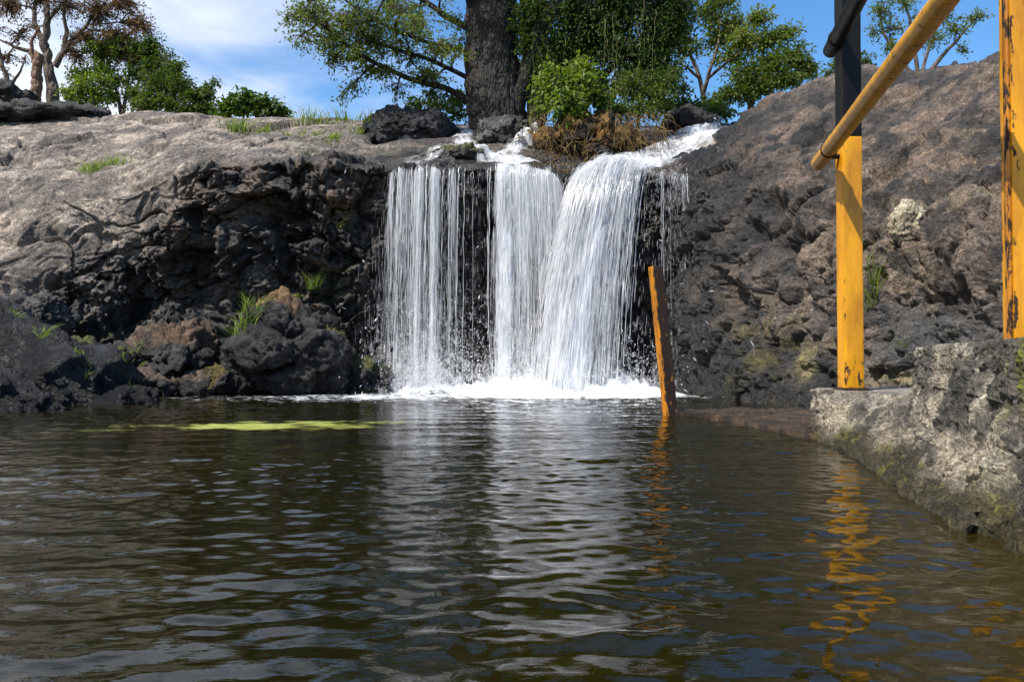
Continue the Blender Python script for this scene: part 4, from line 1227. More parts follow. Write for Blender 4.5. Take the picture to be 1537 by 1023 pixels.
# ------------------------------------------------------------------ vegetation
def leaf_mesh(P, axis, size, rs, upbias=.6, curl=.25, aspect=.5):
    """folded pointed leaves"""
    n = len(P)
    a = axis / (np.linalg.norm(axis, axis=1)[:, None] + 1e-9)
    nr = rs.normal(size=(n, 3)) + np.array([0, 0, upbias * 2])
    s = np.cross(a, nr); s /= np.linalg.norm(s, axis=1)[:, None] + 1e-9
    u = np.cross(s, a)
    L_ = size[:, None]
    w = L_ * aspect * .5
    c = rs.uniform(.1, 1, n)[:, None] * curl
    b = P; tip = P + a * L_ - u * L_ * c * .5
    l = P + a * L_ * .45 + s * w + u * L_ * .12
    r = P + a * L_ * .45 - s * w + u * L_ * .12
    V = np.stack([b, r, tip, l], 1).reshape(-1, 3)
    idx = np.arange(n * 4).reshape(n, 4)
    Fq = np.concatenate([idx[:, [0, 1, 2]], idx[:, [0, 2, 3]]])
    return V, Fq

def wobble(path, rs, amt):
    n = len(path)
    s = np.stack([np.linspace(0, n / 6, n) + rs.rand() * 90, np.full(n, rs.rand() * 90), np.zeros(n)], -1)
    o = np.stack([perlin(s), perlin(s + 31), perlin(s + 57)], -1) * amt
    o *= np.sin(np.linspace(0, np.pi, n))[:, None] ** .5
    return path + o

def plant(name, label, cat, base, limbs, clumps, leafmat, barkmat, seed, leaf=.06, lpt=14, tipw=.004, droop=.1, group=None, trunkdetail=None, limb_r=.02, tint=(0, 1), twig_leaf_from=.3, twigmat=None, upbias=.6, aspect=.5, extra_trunks=(), attach_low=.25, more=1.7):
    """limbs: list of (points, r0, r1) main wood; clumps: (centre, radii, twigs, tintshift) leafy masses joined to the nearest wood"""
    rs = np.random.RandomState(seed)
    base = np.asarray(base, float)
    root = tag(empty(name, base), label, cat, group)
    acc = Acc()
    wood = []
    for k, (pts, r0, r1) in enumerate(limbs):
        n = (170 if r0 > .3 else 70) if r0 > .08 else 34
        p = wobble(resample(pts, n, 4), rs, r0 * (.5 if r0 < .3 else .2))
        rr = np.linspace(r0, r1, n)
        if r0 > .08:
            sd_ = 90 if r0 > .3 else 28
            V, Fq = tube(p, rr, sd_)
            cen = np.repeat(p, sd_, 0); out = V - cen
            dd = .07 * ridged(V * np.array([11, 11, 1.7]), 5, .6) + .16 * fbm(V * np.array([1.6, 1.6, .45]), 2) + .03 * fbm(V * np.array([30, 30, 12]), 3)
            V = V + out * dd[:, None]
        else:
            V, Fq = tube(p, rr, 8)
        acc.add(V, Fq); wood.append((p, rr))
    allw = np.concatenate([w[0] for w in wood]) if wood else base[None]
    tw = Acc(); LP, LA, LT = [], [], []
    for (c, r, nt_, ts) in clumps:
        nt_ = int(nt_ * more)
        c = np.asarray(c, float); r = np.asarray(r, float)
        d = np.linalg.norm(allw - c, axis=1) + attach_low * np.maximum(0, allw[:, 2] - c[2]) * 2
        a = allw[np.argmin(d)]
        ln = np.linalg.norm(c - a)
        m = 14
        t = np.linspace(0, 1, m)[:, None]
        mid = (a + c) / 2 + np.array([0, 0, .12 * ln]) + rs.normal(0, .08 * ln + 1e-4, 3)
        lp = (1 - t) ** 2 * a + 2 * t * (1 - t) * mid + t ** 2 * c
        lp = wobble(lp, rs, .06 * ln)
        lr = limb_r * (.5 + r.mean())
        V, Fq = tube(lp, np.linspace(lr, tipw * 1.5, m), 6); acc.add(V, Fq)
        for k in range(nt_):
            q = rs.normal(size=3); q /= np.linalg.norm(q); q *= rs.rand() ** .45 * (1 + .55 * rs.rand() ** 5)
            e = c + q * r
            s0 = lp[rs.randint(m // 2, m)]
            tl = np.linalg.norm(e - s0)
            mm = 7
            t2 = np.linspace(0, 1, mm)[:, None]
            md = (s0 + e) / 2 + np.array([0, 0, .18 * tl]) + rs.normal(0, .1 * tl, 3)
            e = e - np.array([0, 0, droop * tl])
            tp_ = (1 - t2) ** 2 * s0 + 2 * t2 * (1 - t2) * md + t2 ** 2 * e
            V, Fq = tube(tp_, np.linspace(tipw * 1.4, tipw * .5, mm), 4); tw.add(V, Fq)
            nl = max(2, int(lpt * rs.uniform(.5, 1.4)))
            u = twig_leaf_from + (1 - twig_leaf_from) * rs.rand(nl) ** .7
            ii = u * (mm - 1); i0 = np.minimum(ii.astype(int), mm - 2); fr = (ii - i0)[:, None]
            pos = tp_[i0] * (1 - fr) + tp_[i0 + 1] * fr + rs.normal(0, leaf * .55, (nl, 3))
            dr = (tp_[i0 + 1] - tp_[i0]); dr /= np.linalg.norm(dr, axis=1)[:, None] + 1e-9
            LP.append(pos); LA.append(dr * .6 + rs.normal(0, .6, (nl, 3)) + np.array([0, 0, -droop * 1.5]))
            LT.append(np.clip(rs.rand() * .5 + rs.rand(nl) * .45 + ts, 0, 1))
    V, Fq = acc.get()
    mesh_obj('trunk', V, Fq, barkmat, parent=root)
    if tw.n:
        V, Fq = tw.get(); tag(mesh_obj('twigs', V, Fq, twigmat or M_TWIG, parent=root), kind='stuff')
    LP = np.concatenate(LP); LA = np.concatenate(LA); LT = np.concatenate(LT)
    LT = tint[0] + (tint[1] - tint[0]) * LT
    V, Fq = leaf_mesh(LP, LA, leaf * rs.uniform(.6, 1.25, len(LP)), rs, upbias, aspect=aspect)
    mesh_obj('crown', V, Fq, leafmat, parent=root, smooth=False, attrs={'tint': np.repeat(LT, 4)})
    return root

def cl(px, py, Y, rx, ry, n, ts=0, dep=None):
    s = Y / F
    return (at(px, py, Y), (rx * s, (dep if dep else (rx + ry) / 2) * s, ry * s), n, ts)

def pl(*pts): return [at(*p) for p in pts]

YT = 12.6
# --- the big tree above the falls
rs = np.random.RandomState(77)
limbs = [
    (pl((748, 205, YT), (744, 160, YT), (741, 90, YT), (735, 0, YT), (733, -120, YT), (745, -330, YT)), .40, .22),
    (pl((712, 158, YT), (680, 135, YT - .1), (630, 124, YT - .2), (570, 100, YT - .3), (510, 60, YT - .4), (450, 10, YT - .5)), .055, .012),
    (pl((716, 125, YT), (690, 110, YT - .1), (640, 88, YT - .3), (580, 70, YT - .4), (520, 40, YT - .5), (455, -5, YT - .5)), .042, .01),
    (pl((716, 85, YT), (680, 70, YT - .3), (630, 60, YT - .5), (560, 30, YT - .7), (490, -20, YT - .8)), .04, .01),
    (pl((716, 50, YT), (670, 25, YT + .2), (620, -10, YT + .3), (540, -60, YT + .3)), .06, .02),
    (pl((716, 30, YT), (690, -40, YT - .5), (640, -110, YT - 1)), .07, .03),
    (pl((755, 20, YT), (800, -60, YT), (880, -130, YT)), .09, .03),
    (pl((770, 190, YT - .1), (785, 120, YT - .3), (806, 50, YT - .3), (850, -30, YT - .3), (900, -90, YT)), .11, .06),
    (pl((805, 190, YT + .2), (830, 110, YT + .2), (880, 40, YT + .3), (950, -40, YT + .3)), .11, .05),
    (pl((860, 190, YT + .3), (900, 120, YT + .5), (960, 60, YT + .6), (1010, 0, YT + .6)), .08, .03),
]
cl_left = []
for k in range(80):
    u = rs.rand() ** .7
    li = limbs[1 + rs.randint(0, 4)][0]
    P_ = resample(np.array(li), 40, 2)[int(4 + u * 35)]
    cpos = P_ + np.array([rs.normal(0, .22), rs.normal(0, .35), rs.normal(.02, .22)])
    cl_left.append((cpos, np.array((.34, .3, .16)) * rs.uniform(.7, 1.25), int(rs.uniform(8, 15)), rs.uniform(-.1, .25)))
cl_left += [cl(470, 20, YT - .6, 45, 25, 34, .1), cl(540, 20, YT - .6, 55, 28, 34, .1), cl(450, 55, YT - .5, 26, 18, 14, .1), cl(500, 90, YT - .4, 34, 22, 20, .1), cl(530, 130, YT - .4, 26, 18, 12, .1),
            cl(560, 65, YT - .5, 40, 18, 24, .15), cl(620, 35, YT - .5, 45, 18, 22, 0), cl(660, 70, YT - .6, 35, 14, 16, .2), cl(560, 108, YT - .4, 40, 14, 14, 0), cl(640, 110, YT - .4, 34, 12, 12, .15), cl(600, 8, YT - .5, 60, 18, 26, .05), cl(430, 25, YT - .6, 22, 16, 12, .1), cl(510, 150, YT - .4, 18, 10, 6, .1)]
cl_top = [cl(560, -70, YT, 110, 45, 60), cl(690, -90, YT - 1, 90, 50, 60), cl(800, -110, YT, 120, 60, 80), cl(900, -110, YT - .6, 120, 60, 90), cl(1000, -60, YT + .4, 90, 50, 70), cl(640, -170, YT - .8, 130, 60, 70), cl(760, -260, YT - .5, 200, 80, 120), cl(900, -230, YT - .8, 140, 70, 80)]
big = plant('tree', 'big tree with thick dark trunk standing above the falls', 'tree', at(748, 200, YT), limbs, cl_left + cl_top, M_LEAF_MAIN, M_BARK_DARK, 5, more=1.25, tint=(.15, 1), leaf=.058, lpt=10, droop=.15, limb_r=.03, group='trees on the cliff top')
# --- its dense neighbour clad in creepers
dense = []
for (x, y, rx, ry, n, ts, dY) in ((800, 20, 40, 40, 40, .0, -.3), (860, 20, 60, 40, 70, -.1, .2), (930, 10, 60, 45, 80, -.1, .2), (1000, 20, 45, 40, 60, -.05, .3), (850, 75, 45, 40, 50, -.1, .2), (920, 70, 55, 40, 70, -.15, .4), (985, 75, 42, 38, 50, -.1, .3), (1010, 45, 32, 30, 36, .05, .2), (955, 120, 46, 28, 40, -.1, .3), (790, 60, 22, 40, 24, .2, -.2), (815, 110, 20, 40, 20, .1, -.2), (880, 120, 40, 25, 30, -.2, .4), (960, -40, 80, 40, 60, 0, .2), (1000, 115, 30, 24, 24, .1, .2)):
    dense.append(cl(x, y, YT + dY, rx, ry, n, ts))
plant('tree', 'dense dark leafy tree right of the thick trunk', 'tree', at(845, 195, YT), [
    (pl((850, 200, YT + .3), (862, 120, YT + .3), (890, 40, YT + .4), (930, -40, YT + .4)), .12, .05),
    (pl((800, 195, YT - .1), (800, 120, YT - .2), (812, 60, YT - .2), (835, 10, YT - .2)), .09, .04),
    (pl((890, 200, YT + .3), (930, 130, YT + .4), (970, 70, YT + .4)), .07, .03)], dense, M_LEAF_DARK, M_BARK_MOSS, 9, more=3.6, leaf=.075, lpt=16, droop=.2, limb_r=.03, group='trees on the cliff top')
# hanging creepers on the dense tree
def creepers():
    rs = np.random.RandomState(15); acc = Acc(); LP, LA, LT = [], [], []
    for k in range(44):
        px = rs.uniform(785, 1000); top_ = rs.uniform(-10, 110); ln = rs.uniform(50, 130)
        Y = YT + rs.uniform(-.75, -.2)
        p = at(px + np.cumsum(rs.normal(0, 1.4, 14)), np.linspace(top_, min(top_ + ln, 185), 14), Y + np.cumsum(rs.normal(0, .012, 14)))
        if k < 16:
            V, Fq = tube(p, np.linspace(.005, .002, 14), 4); acc.add(V, Fq)
        if True:
            n = 60; ii = rs.randint(0, 13, n)
            LP.append(p[ii] + rs.normal(0, .17, (n, 3))); LA.append(rs.normal(0, .5, (n, 3)) + [0, 0, -.7]); LT.append(np.clip(rs.rand(n) * .6, 0, 1))
    root = tag(empty('creeper', at(880, 150, YT)), 'curtain of hanging brown creepers below the dense dark tree', 'creeper', kind='stuff')
    V, Fq = acc.get(); mesh_obj('stems', V, Fq, M_BARK_MOSS, parent=root)
    LP = np.concatenate(LP); LA = np.concatenate(LA); LT = np.concatenate(LT)
    V, Fq = leaf_mesh(LP, LA, .05 * rs.uniform(.6, 1.2, len(LP)), rs, .5)
    mesh_obj('leaves', V, Fq, M_LEAF_MAIN, parent=root, smooth=False, attrs={'tint': np.repeat(LT, 4)})
creepers()
# --- bright bush on the root mound
plant('bush', 'bright green leafy bush on the mound between the falls', 'bush', at(860, 200, 11.6), [(pl((860, 205, 11.7), (850, 160, 11.6), (845, 120, 11.6)), .03, .01), (pl((880, 205, 11.7), (900, 160, 11.6), (920, 130, 11.6)), .03, .01)],
    [cl(835, 118, 11.5, 34, 26, 34, .1), cl(870, 125, 11.4, 34, 26, 36, .15), cl(850, 155, 11.3, 40, 24, 36, 0), cl(900, 140, 11.5, 34, 26, 26, -.1), cl(875, 100, 11.6, 22, 16, 16, .2), cl(815, 140, 11.4, 16, 18, 12, .1), cl(860, 175, 11.3, 26, 12, 14, .1)],
    M_LEAF_BRIGHT, M_BARK_MOSS, 19, more=1.7, tint=(.25, 1), leaf=.085, lpt=12, droop=.25, limb_r=.015, aspect=.55, group='bushes on the cliff top')
plant('bush', 'dull yellow-green bush beside the bright one, over the chute', 'bush', at(960, 195, 11.9), [(pl((955, 205, 12), (960, 160, 11.9), (965, 120, 11.9)), .03, .01)],
    [cl(950, 130, 11.9, 36, 28, 34, 0), cl(985, 145, 11.9, 30, 26, 28, .05), cl(960, 165, 11.8, 40, 20, 30, .1), cl(925, 165, 11.7, 24, 22, 20, -.1), cl(995, 120, 12, 26, 24, 20, 0), cl(920, 190, 11.6, 30, 14, 16, -.2)],
    M_LEAF_YELLOW, M_BARK_MOSS, 23, more=2.6, leaf=.055, lpt=12, droop=.2, limb_r=.012, tint=(0, .75), group='bushes on the cliff top')
# --- open pale-limbed tree behind the chute
YR = 15.5
plant('tree', 'open yellow-green tree with pale forked limbs behind the right-hand chute', 'tree', at(1055, 185, YR), [
    (pl((1056, 190, YR), (1057, 150, YR), (1052, 120, YR), (1035, 80, YR), (1020, 40, YR), (1012, -10, YR)), .055, .015),
    (pl((1056, 140, YR), (1066, 105, YR - .2), (1080, 60, YR - .2), (1082, 10, YR - .2)), .04, .012),
    (pl((1062, 118, YR), (1090, 95, YR - .3), (1120, 70, YR - .3), (1135, 40, YR - .3)), .032, .01),
    (pl((1052, 120, YR), (1030, 100, YR - .3), (1000, 90, YR - .3)), .03, .012)],
    [cl(1020, 20, YR, 40, 34, 36, 0), cl(1060, 25, YR, 36, 26, 26, 0), cl(1075, 60, YR, 34, 24, 26, .1), cl(1100, 40, YR, 30, 26, 26, .15), cl(1120, 60, YR - .3, 36, 24, 34, .2), cl(1140, 25, YR - .3, 26, 18, 20, .2), cl(1030, 75, YR, 26, 20, 14, 0), cl(1010, 110, YR - .3, 18, 20, 10, 0), cl(1100, 85, YR - .2, 34, 16, 22, .1), cl(1040, -20, YR, 50, 22, 26, 0), cl(1085, 5, YR, 30, 16, 14, .1)],
    M_LEAF_YELLOW, M_BARK_PALE, 29, more=3.0, leaf=.075, lpt=11, droop=.1, limb_r=.022, group='trees on the cliff top')
plant('tree', 'rounded leafy tree against blue sky above the brown cliff', 'tree', at(1140, 170, YR - .4), [
    (pl((1125, 180, YR), (1130, 140, YR), (1140, 100, YR), (1150, 60, YR)), .07, .02),
    (pl((1130, 150, YR), (1165, 120, YR), (1195, 95, YR)), .04, .012)],
    [cl(1120, 110, YR - .4, 36, 24, 40, 0), cl(1160, 95, YR - .4, 34, 26, 44, .1), cl(1195, 85, YR - .3, 26, 24, 30, .1), cl(1155, 60, YR - .3, 26, 18, 24, .15), cl(1185, 50, YR - .2, 22, 16, 18, .15), cl(1215, 105, YR - .3, 18, 18, 18, .1), cl(1180, 118, YR - .4, 40, 16, 36, 0), cl(1100, 140, YR - .4, 40, 16, 36, -.1), cl(1065, 160, YR - .3, 34, 12, 24, -.1), cl(1140, 130, YR - .4, 40, 16, 34, 0)],
    M_LEAF_YELLOW, M_BARK_PALE, 31, more=2.6, leaf=.08, lpt=12, droop=.1, limb_r=.02, tint=(0, .8), group='trees on the cliff top')
plant('bush', 'dark low shrub in the gap below the pale-limbed tree', 'bush', at(1050, 175, 14), [(pl((1030, 190, 14), (1030, 160, 14)), .02, .01)],
    [cl(1000, 158, 14, 30, 14, 26, 0), cl(1040, 162, 14, 34, 14, 34, 0), cl(1080, 168, 13.6, 26, 12, 26, .05), cl(1020, 135, 14, 20, 14, 10, 0)], M_LEAF_MAIN, M_BARK_MOSS, 35, leaf=.085, lpt=12, limb_r=.012, group='bushes on the cliff top')
# --- sparse tree behind the railing
YS = 13.5
plant('tree', 'sparse thin-branched tree behind the black post and yellow rail', 'tree', at(1380, 105, YS), [
    (pl((1375, 120, YS), (1350, 85, YS), (1325, 50, YS), (1318, 5, YS)), .04, .01), (pl((1378, 120, YS), (1372, 60, YS), (1360, 10, YS), (1350, -20, YS)), .04, .01),
    (pl((1382, 120, YS), (1410, 90, YS), (1440, 55, YS), (1468, 25, YS)), .045, .01), (pl((1380, 120, YS), (1395, 70, YS), (1410, 30, YS), (1425, 0, YS)), .035, .01)],
    [cl(1322, 20, YS, 22, 24, 14, 0), cl(1340, 45, YS, 22, 20, 12, .0), cl(1360, 5, YS, 26, 20, 14, .1), cl(1335, 75, YS, 20, 14, 8, 0), cl(1400, 60, YS, 26, 20, 12, .1), cl(1432, 45, YS, 24, 16, 14, .1), cl(1462, 28, YS, 20, 12, 12, .1), cl(1415, 20, YS, 20, 14, 10, .1), cl(1448, 75, YS, 14, 8, 4, .1), cl(1385, 25, YS, 22, 18, 8, 0), cl(1310, 45, YS, 12, 18, 6, 0)],
    M_LEAF_MAIN, M_BARK_PALE, 41, more=2.6, leaf=.055, lpt=10, droop=.0, limb_r=.016, tint=(.2, 1), group='trees on the cliff top')
plant('bush', 'small green shrub peeping over the cliff beside the black post', 'bush', at(1280, 105, 12.6), [(pl((1285, 125, 12.6), (1285, 100, 12.6)), .015, .006)],
    [cl(1255, 98, 12.6, 14, 12, 14, .2), cl(1300, 92, 12.6, 16, 14, 16, .2), cl(1240, 110, 12.6, 14, 8, 10, .2)], M_LEAF_BRIGHT, M_BARK_PALE, 43, leaf=.06, lpt=9, limb_r=.012, tint=(0, .6), group='bushes on the cliff top')
plant('bush', 'dark shrub behind the black boulder, left of the thick trunk', 'bush', at(660, 175, 14), [(pl((660, 190, 14), (660, 160, 14)), .02, .01)],
    [cl(625, 156, 14, 16, 10, 12, 0), cl(660, 158, 14, 24, 14, 22, 0), cl(690, 150, 14, 16, 16, 16, 0), cl(690, 172, 13.8, 16, 10, 12, 0)], M_LEAF_BRIGHT, M_BARK_MOSS, 47, leaf=.085, lpt=10, limb_r=.012, tint=(0, .45), group='bushes on the cliff top')

# --- trees on the left skyline
YL = 18.5
def barelimbs(pts, r0, r1): return (pl(*pts), r0, r1)
plant('tree', 'bare gnarled tree with rust-brown twigs and twin trunks at upper left', 'tree', at(70, 158, YL), [
    barelimbs(((80, 165, YL), (78, 130, YL), (74, 100, YL), (66, 66, YL), (72, 30, YL), (70, -20, YL)), .135, .035),
    barelimbs(((82, 100, YL), (95, 78, YL), (110, 60, YL), (130, 38, YL), (145, 10, YL)), .075, .02),
    barelimbs(((70, 70, YL), (55, 45, YL), (50, 15, YL), (60, -20, YL)), .07, .03),
    barelimbs(((72, 90, YL), (50, 78, YL), (25, 72, YL), (0, 60, YL)), .07, .02),
    barelimbs(((95, 78, YL), (100, 50, YL), (95, 20, YL), (110, -10, YL)), .06, .02),
    barelimbs(((72, 30, YL), (90, 10, YL), (115, -15, YL)), .05, .02)],
    [cl(150, 20, YL, 40, 34, 60, 0), cl(180, 60, YL, 44, 26, 60, .05), cl(130, 60, YL, 34, 26, 40, -.1), cl(60, 0, YL, 50, 20, 34, 0), cl(10, 10, YL, 34, 26, 34, .1), cl(215, 40, YL, 20, 26, 36, .35), cl(190, 10, YL, 30, 24, 36, 0), cl(115, 85, YL, 26, 18, 24, -.1), cl(30, 50, YL, 30, 26, 16, -.1), cl(100, 10, YL, 34, 26, 26, -.1), cl(205, 90, YL, 26, 14, 26, 0), cl(5, 90, YL, 24, 16, 14, 0)],
    M_LEAF_RUST, M_BARK_PALE, 53, more=2.8, leaf=.065, lpt=8, tipw=.008, droop=.05, limb_r=.022, tint=(0, 1), group='trees on the left skyline', twigmat=M_BARK_PALE)
plant('tree', 'short reddish trunk with cut limbs standing beside the gnarled tree', 'tree', at(54, 158, YL - .6), [
    barelimbs(((53, 165, YL - .6), (54, 130, YL - .6), (56, 98, YL - .6), (60, 82, YL - .6)), .12, .09),
    barelimbs(((56, 100, YL - .6), (46, 82, YL - .6), (48, 60, YL - .6), (60, 40, YL - .6)), .06, .02)],
    [cl(52, 40, YL - .6, 18, 16, 10, 0)], M_LEAF_RUST, M_BARK_RED, 57, leaf=.06, lpt=4, tipw=.006, limb_r=.015, group='trees on the left skyline')
plant('tree', 'leaning grey forked tree cut by the left edge', 'tree', at(15, 150, YL - .4), [
    barelimbs(((18, 150, YL - .4), (14, 125, YL - .4), (4, 100, YL - .4), (-5, 60, YL - .4)), .07, .03),
    barelimbs(((16, 128, YL - .4), (28, 112, YL - .4), (36, 92, YL - .4)), .04, .015)],
    [cl(-10, 40, YL - .4, 30, 26, 20, 0), cl(36, 88, YL - .4, 14, 12, 8, 0), cl(10, 110, YL - .4, 20, 14, 8, 0)], M_LEAF_RUST, M_BARK_PALE, 59, leaf=.06, lpt=5, tipw=.007, limb_r=.015, group='trees on the left skyline')
plant('tree', 'green slender-stemmed tree right of the gnarled bare tree', 'tree', at(182, 168, YL), [
    barelimbs(((182, 172, YL), (176, 140, YL), (165, 110, YL), (150, 85, YL)), .05, .015), barelimbs(((184, 172, YL), (192, 130, YL), (195, 95, YL), (190, 65, YL)), .05, .015), barelimbs(((198, 172, YL), (205, 130, YL), (222, 100, YL)), .04, .012)],
    [cl(155, 75, YL, 26, 20, 34, .1), cl(185, 75, YL, 28, 20, 34, .1), cl(215, 80, YL, 24, 18, 28, 0), cl(150, 105, YL, 24, 16, 24, .1), cl(230, 100, YL, 24, 16, 26, 0), cl(205, 110, YL, 20, 16, 16, 0), cl(255, 110, YL, 20, 14, 20, 0), cl(175, 120, YL, 18, 16, 10, .1), cl(230, 70, YL, 26, 18, 20, -.1), cl(240, 125, YL, 24, 18, 16, -.05), cl(200, 140, YL, 26, 18, 14, .05), cl(165, 145, YL, 20, 16, 12, .2), cl(120, 110, YL, 20, 14, 10, .1)],
    M_LEAF_BRIGHT, M_BARK_PALE, 61, more=3.6, leaf=.085, lpt=11, limb_r=.014, tint=(0, .75), group='trees on the left skyline')
plant('bush', 'bright lime bush at the foot of the gnarled tree', 'bush', at(130, 160, YL - .5), [barelimbs(((130, 168, YL - .5), (130, 140, YL - .5)), .02, .01)],
    [cl(125, 130, YL - .5, 26, 20, 34, .25), cl(145, 145, YL - .5, 22, 16, 28, .2), cl(115, 150, YL - .5, 18, 12, 18, .2), cl(100, 140, YL - .5, 14, 12, 12, .2), cl(155, 120, YL - .5, 16, 12, 14, .1)], M_LEAF_BRIGHT, M_BARK_PALE, 67, more=2.6, leaf=.085, lpt=10, limb_r=.012, group='bushes on the left skyline')
plant('bush', 'dark olive twiggy shrub sloping down to the right on the left skyline', 'bush', at(270, 165, YL - .6), [barelimbs(((265, 175, YL - .6), (262, 140, YL - .6), (255, 110, YL - .6)), .025, .01), barelimbs(((275, 175, YL - .6), (290, 145, YL - .6), (305, 130, YL - .6)), .02, .008)],
    [cl(240, 125, YL - .6, 26, 20, 36, -.1), cl(270, 130, YL - .6, 28, 22, 44, -.1), cl(295, 145, YL - .6, 26, 18, 40, -.1), cl(250, 155, YL - .6, 34, 14, 40, 0), cl(290, 165, YL - .6, 34, 10, 34, 0), cl(315, 140, YL - .6, 14, 16, 14, -.1), cl(265, 100, YL - .6, 20, 12, 14, -.1), cl(222, 145, YL - .6, 18, 16, 18, 0), cl(325, 122, YL - .6, 8, 8, 4, -.1), cl(225, 110, YL, 26, 24, 20, -.1), cl(245, 90, YL, 22, 16, 14, -.1), cl(215, 160, YL - .6, 24, 12, 20, .1), cl(310, 165, YL - .6, 22, 10, 20, .05)],
    M_LEAF_YELLOW, M_BARK_DARK, 71, more=3.4, leaf=.075, lpt=10, limb_r=.014, tint=(0, .65), group='bushes on the left skyline')
plant('bush', 'low round broad-leaved green bush at the end of the left skyline shrubs', 'bush', at(385, 172, YL - 1.5), [barelimbs(((385, 180, YL - 1.5), (380, 160, YL - 1.5)), .02, .01)],
    [cl(355, 156, YL - 1.5, 22, 14, 30, 0), cl(385, 156, YL - 1.5, 24, 14, 34, 0), cl(410, 162, YL - 1.5, 18, 12, 24, 0), cl(425, 170, YL - 1.5, 12, 8, 12, 0), cl(370, 145, YL - 1.5, 14, 8, 12, 0), cl(340, 165, YL - 1.5, 18, 10, 18, .05)], M_LEAF_BRIGHT, M_BARK_PALE, 73, leaf=.12, lpt=8, limb_r=.012, tint=(0, .5), aspect=.75, group='bushes on the left skyline')

# --- grass tufts
def tuft(name, label, px, py, hpx, wpx, seed, n=60, mat=None, upright=.6, cat='grass', dry=0.0, group='grass tufts on the rock', kind=None):
    h = hit(px, py)
    if h is None: h = (Vector(at(px, py, 14)), Vector((0, 0, 1)), 14)
    base = np.array(h[0]); s = base[1] / F
    rs = np.random.RandomState(seed)
    a = Acc(); T = []
    for k in range(n):
        off = np.array([rs.normal(0, .35) * wpx * s, rs.normal(0, .25) * min(wpx, 25) * s, 0])
        b = base + off
        z = down(b[0], b[1], b[2] + .35)
        b[2] = z - .01 if z is not None and abs(z - b[2]) < .25 else b[2] - .02
        ln = hpx * s * rs.uniform(.45, 1.1)
        lean = rs.normal(0, 1, 3) * [1, 1, 0] * (1 - upright) + off * .6 / (wpx * s + 1e-6)
        m = 5; t = np.linspace(0, 1, m)[:, None]
        pth = b + np.array([0, 0, ln]) * t * (1 - .25 * t) + lean * ln * t ** 2
        w = rs.uniform(.0035, .0065) * (base[1] / 10) * (1 - t[:, 0] ** 1.5) + .0004
        sd = np.cross(pth[-1] - pth[0], rs.normal(size=3)); sd /= np.linalg.norm(sd) + 1e-9
        V = np.concatenate([pth - sd * w[:, None], pth + sd * w[:, None]])
        Fq = np.array([[i, i + 1, i + 1 + m, i + m] for i in range(m - 1)])
        a.add(V, Fq, np.tile(np.clip(rs.rand() * .7 + .3 * t[:, 0] + dry, 0, 1), 2))
    V, Fq = a.get()
    o = mesh_obj(name, V, Fq, mat or M_GRASS, smooth=False, attrs={'tint': np.concatenate(a.A)}, loc=base)
    return tag(o, label, cat, group, kind)
GT = [
 ('wide low yellow-green tuft alone on the sunlit pavement', 148, 256, 24, 62, 190, .55, .15),
 ('tallest green tuft on the crest above the left cliff', 355, 197, 34, 26, 110, .65, 0),
 ('short thin tuft right of the tallest crest tuft', 397, 198, 20, 14, 40, .6, .2),
 ('tiny yellow tuft in the crest crack, first past the thin tuft', 432, 202, 10, 10, 22, .5, .3),
 ('tiny yellow tuft halfway along the crest crack', 452, 203, 10, 12, 24, .5, .3),
 ('small green tuft near the right end of the crest crack', 474, 204, 14, 10, 28, .5, .1),
 ('spiky tuft at the right end of the crest crack', 497, 208, 20, 18, 46, .5, .15),
 ('bushy light tuft at the left foot of the black boulder', 546, 196, 24, 24, 80, .55, .1),
 ('spiky bright green tuft hanging on the dark face left of the curtain', 470, 432, 34, 14, 80, .85, 0),
 ('tall bright green tuft growing on the orange mossy boulder', 368, 484, 42, 32, 110, .6, 0),
 ('small bright tuft on top of the mossy boulder', 445, 446, 12, 24, 40, .5, .2),
 ('small bright tuft among dark rocks above the black wedge', 66, 505, 20, 18, 36, .4, 0),
 ('small grass sprig at the upper edge of the black wedge', 24, 474, 12, 12, 20, .4, .1),
 ('yellow-green tuft low between the wedge and the brown-topped boulder', 125, 545, 14, 26, 36, .4, .1),
 ('sprig at the waterline beside the flat boulder', 190, 570, 16, 12, 26, .5, .1),
 ('sprig trailing over the brown-topped boulder', 205, 548, 16, 20, 30, .3, .1),
 ('little green sprig on the dark face below the lip', 410, 322, 24, 12, 40, .4, .2),
 ('mossy sprig on the rust-stained rock beside the curtain', 510, 340, 16, 14, 40, .3, .3),
]
for k, (lb, px, py, hp, wp, n, upr, dry) in enumerate(GT):
    tuft('grass_tuft', lb, px, py, hp, wp, 200 + k, n, None, upr, dry=dry)
for k, (lb, px, wp, hp, n) in enumerate((('fine tall grass on the skyline left of the black boulder', 465, 40, 36, 70), ('sparse fine grass just behind the black boulder', 520, 40, 30, 50))):
    p = at(px, 178, 14.6)
    tuft('grass_tuft', lb, px, 182, hp, wp, 260 + k, n, None, .75, dry=.1)
tuft('weed', 'leafy light green weed growing from the crack beside the yellow post', 1308, 440, 72, 20, 270, 60, M_LEAF_BRIGHT, .55, cat='weed', dry=.2, group='weeds by the railing')
tuft('weed', 'small moss-green weed on the rock above the pool wall corner', 1356, 556, 14, 14, 271, 36, M_LEAF_BRIGHT, .4, cat='weed', group='weeds by the railing')

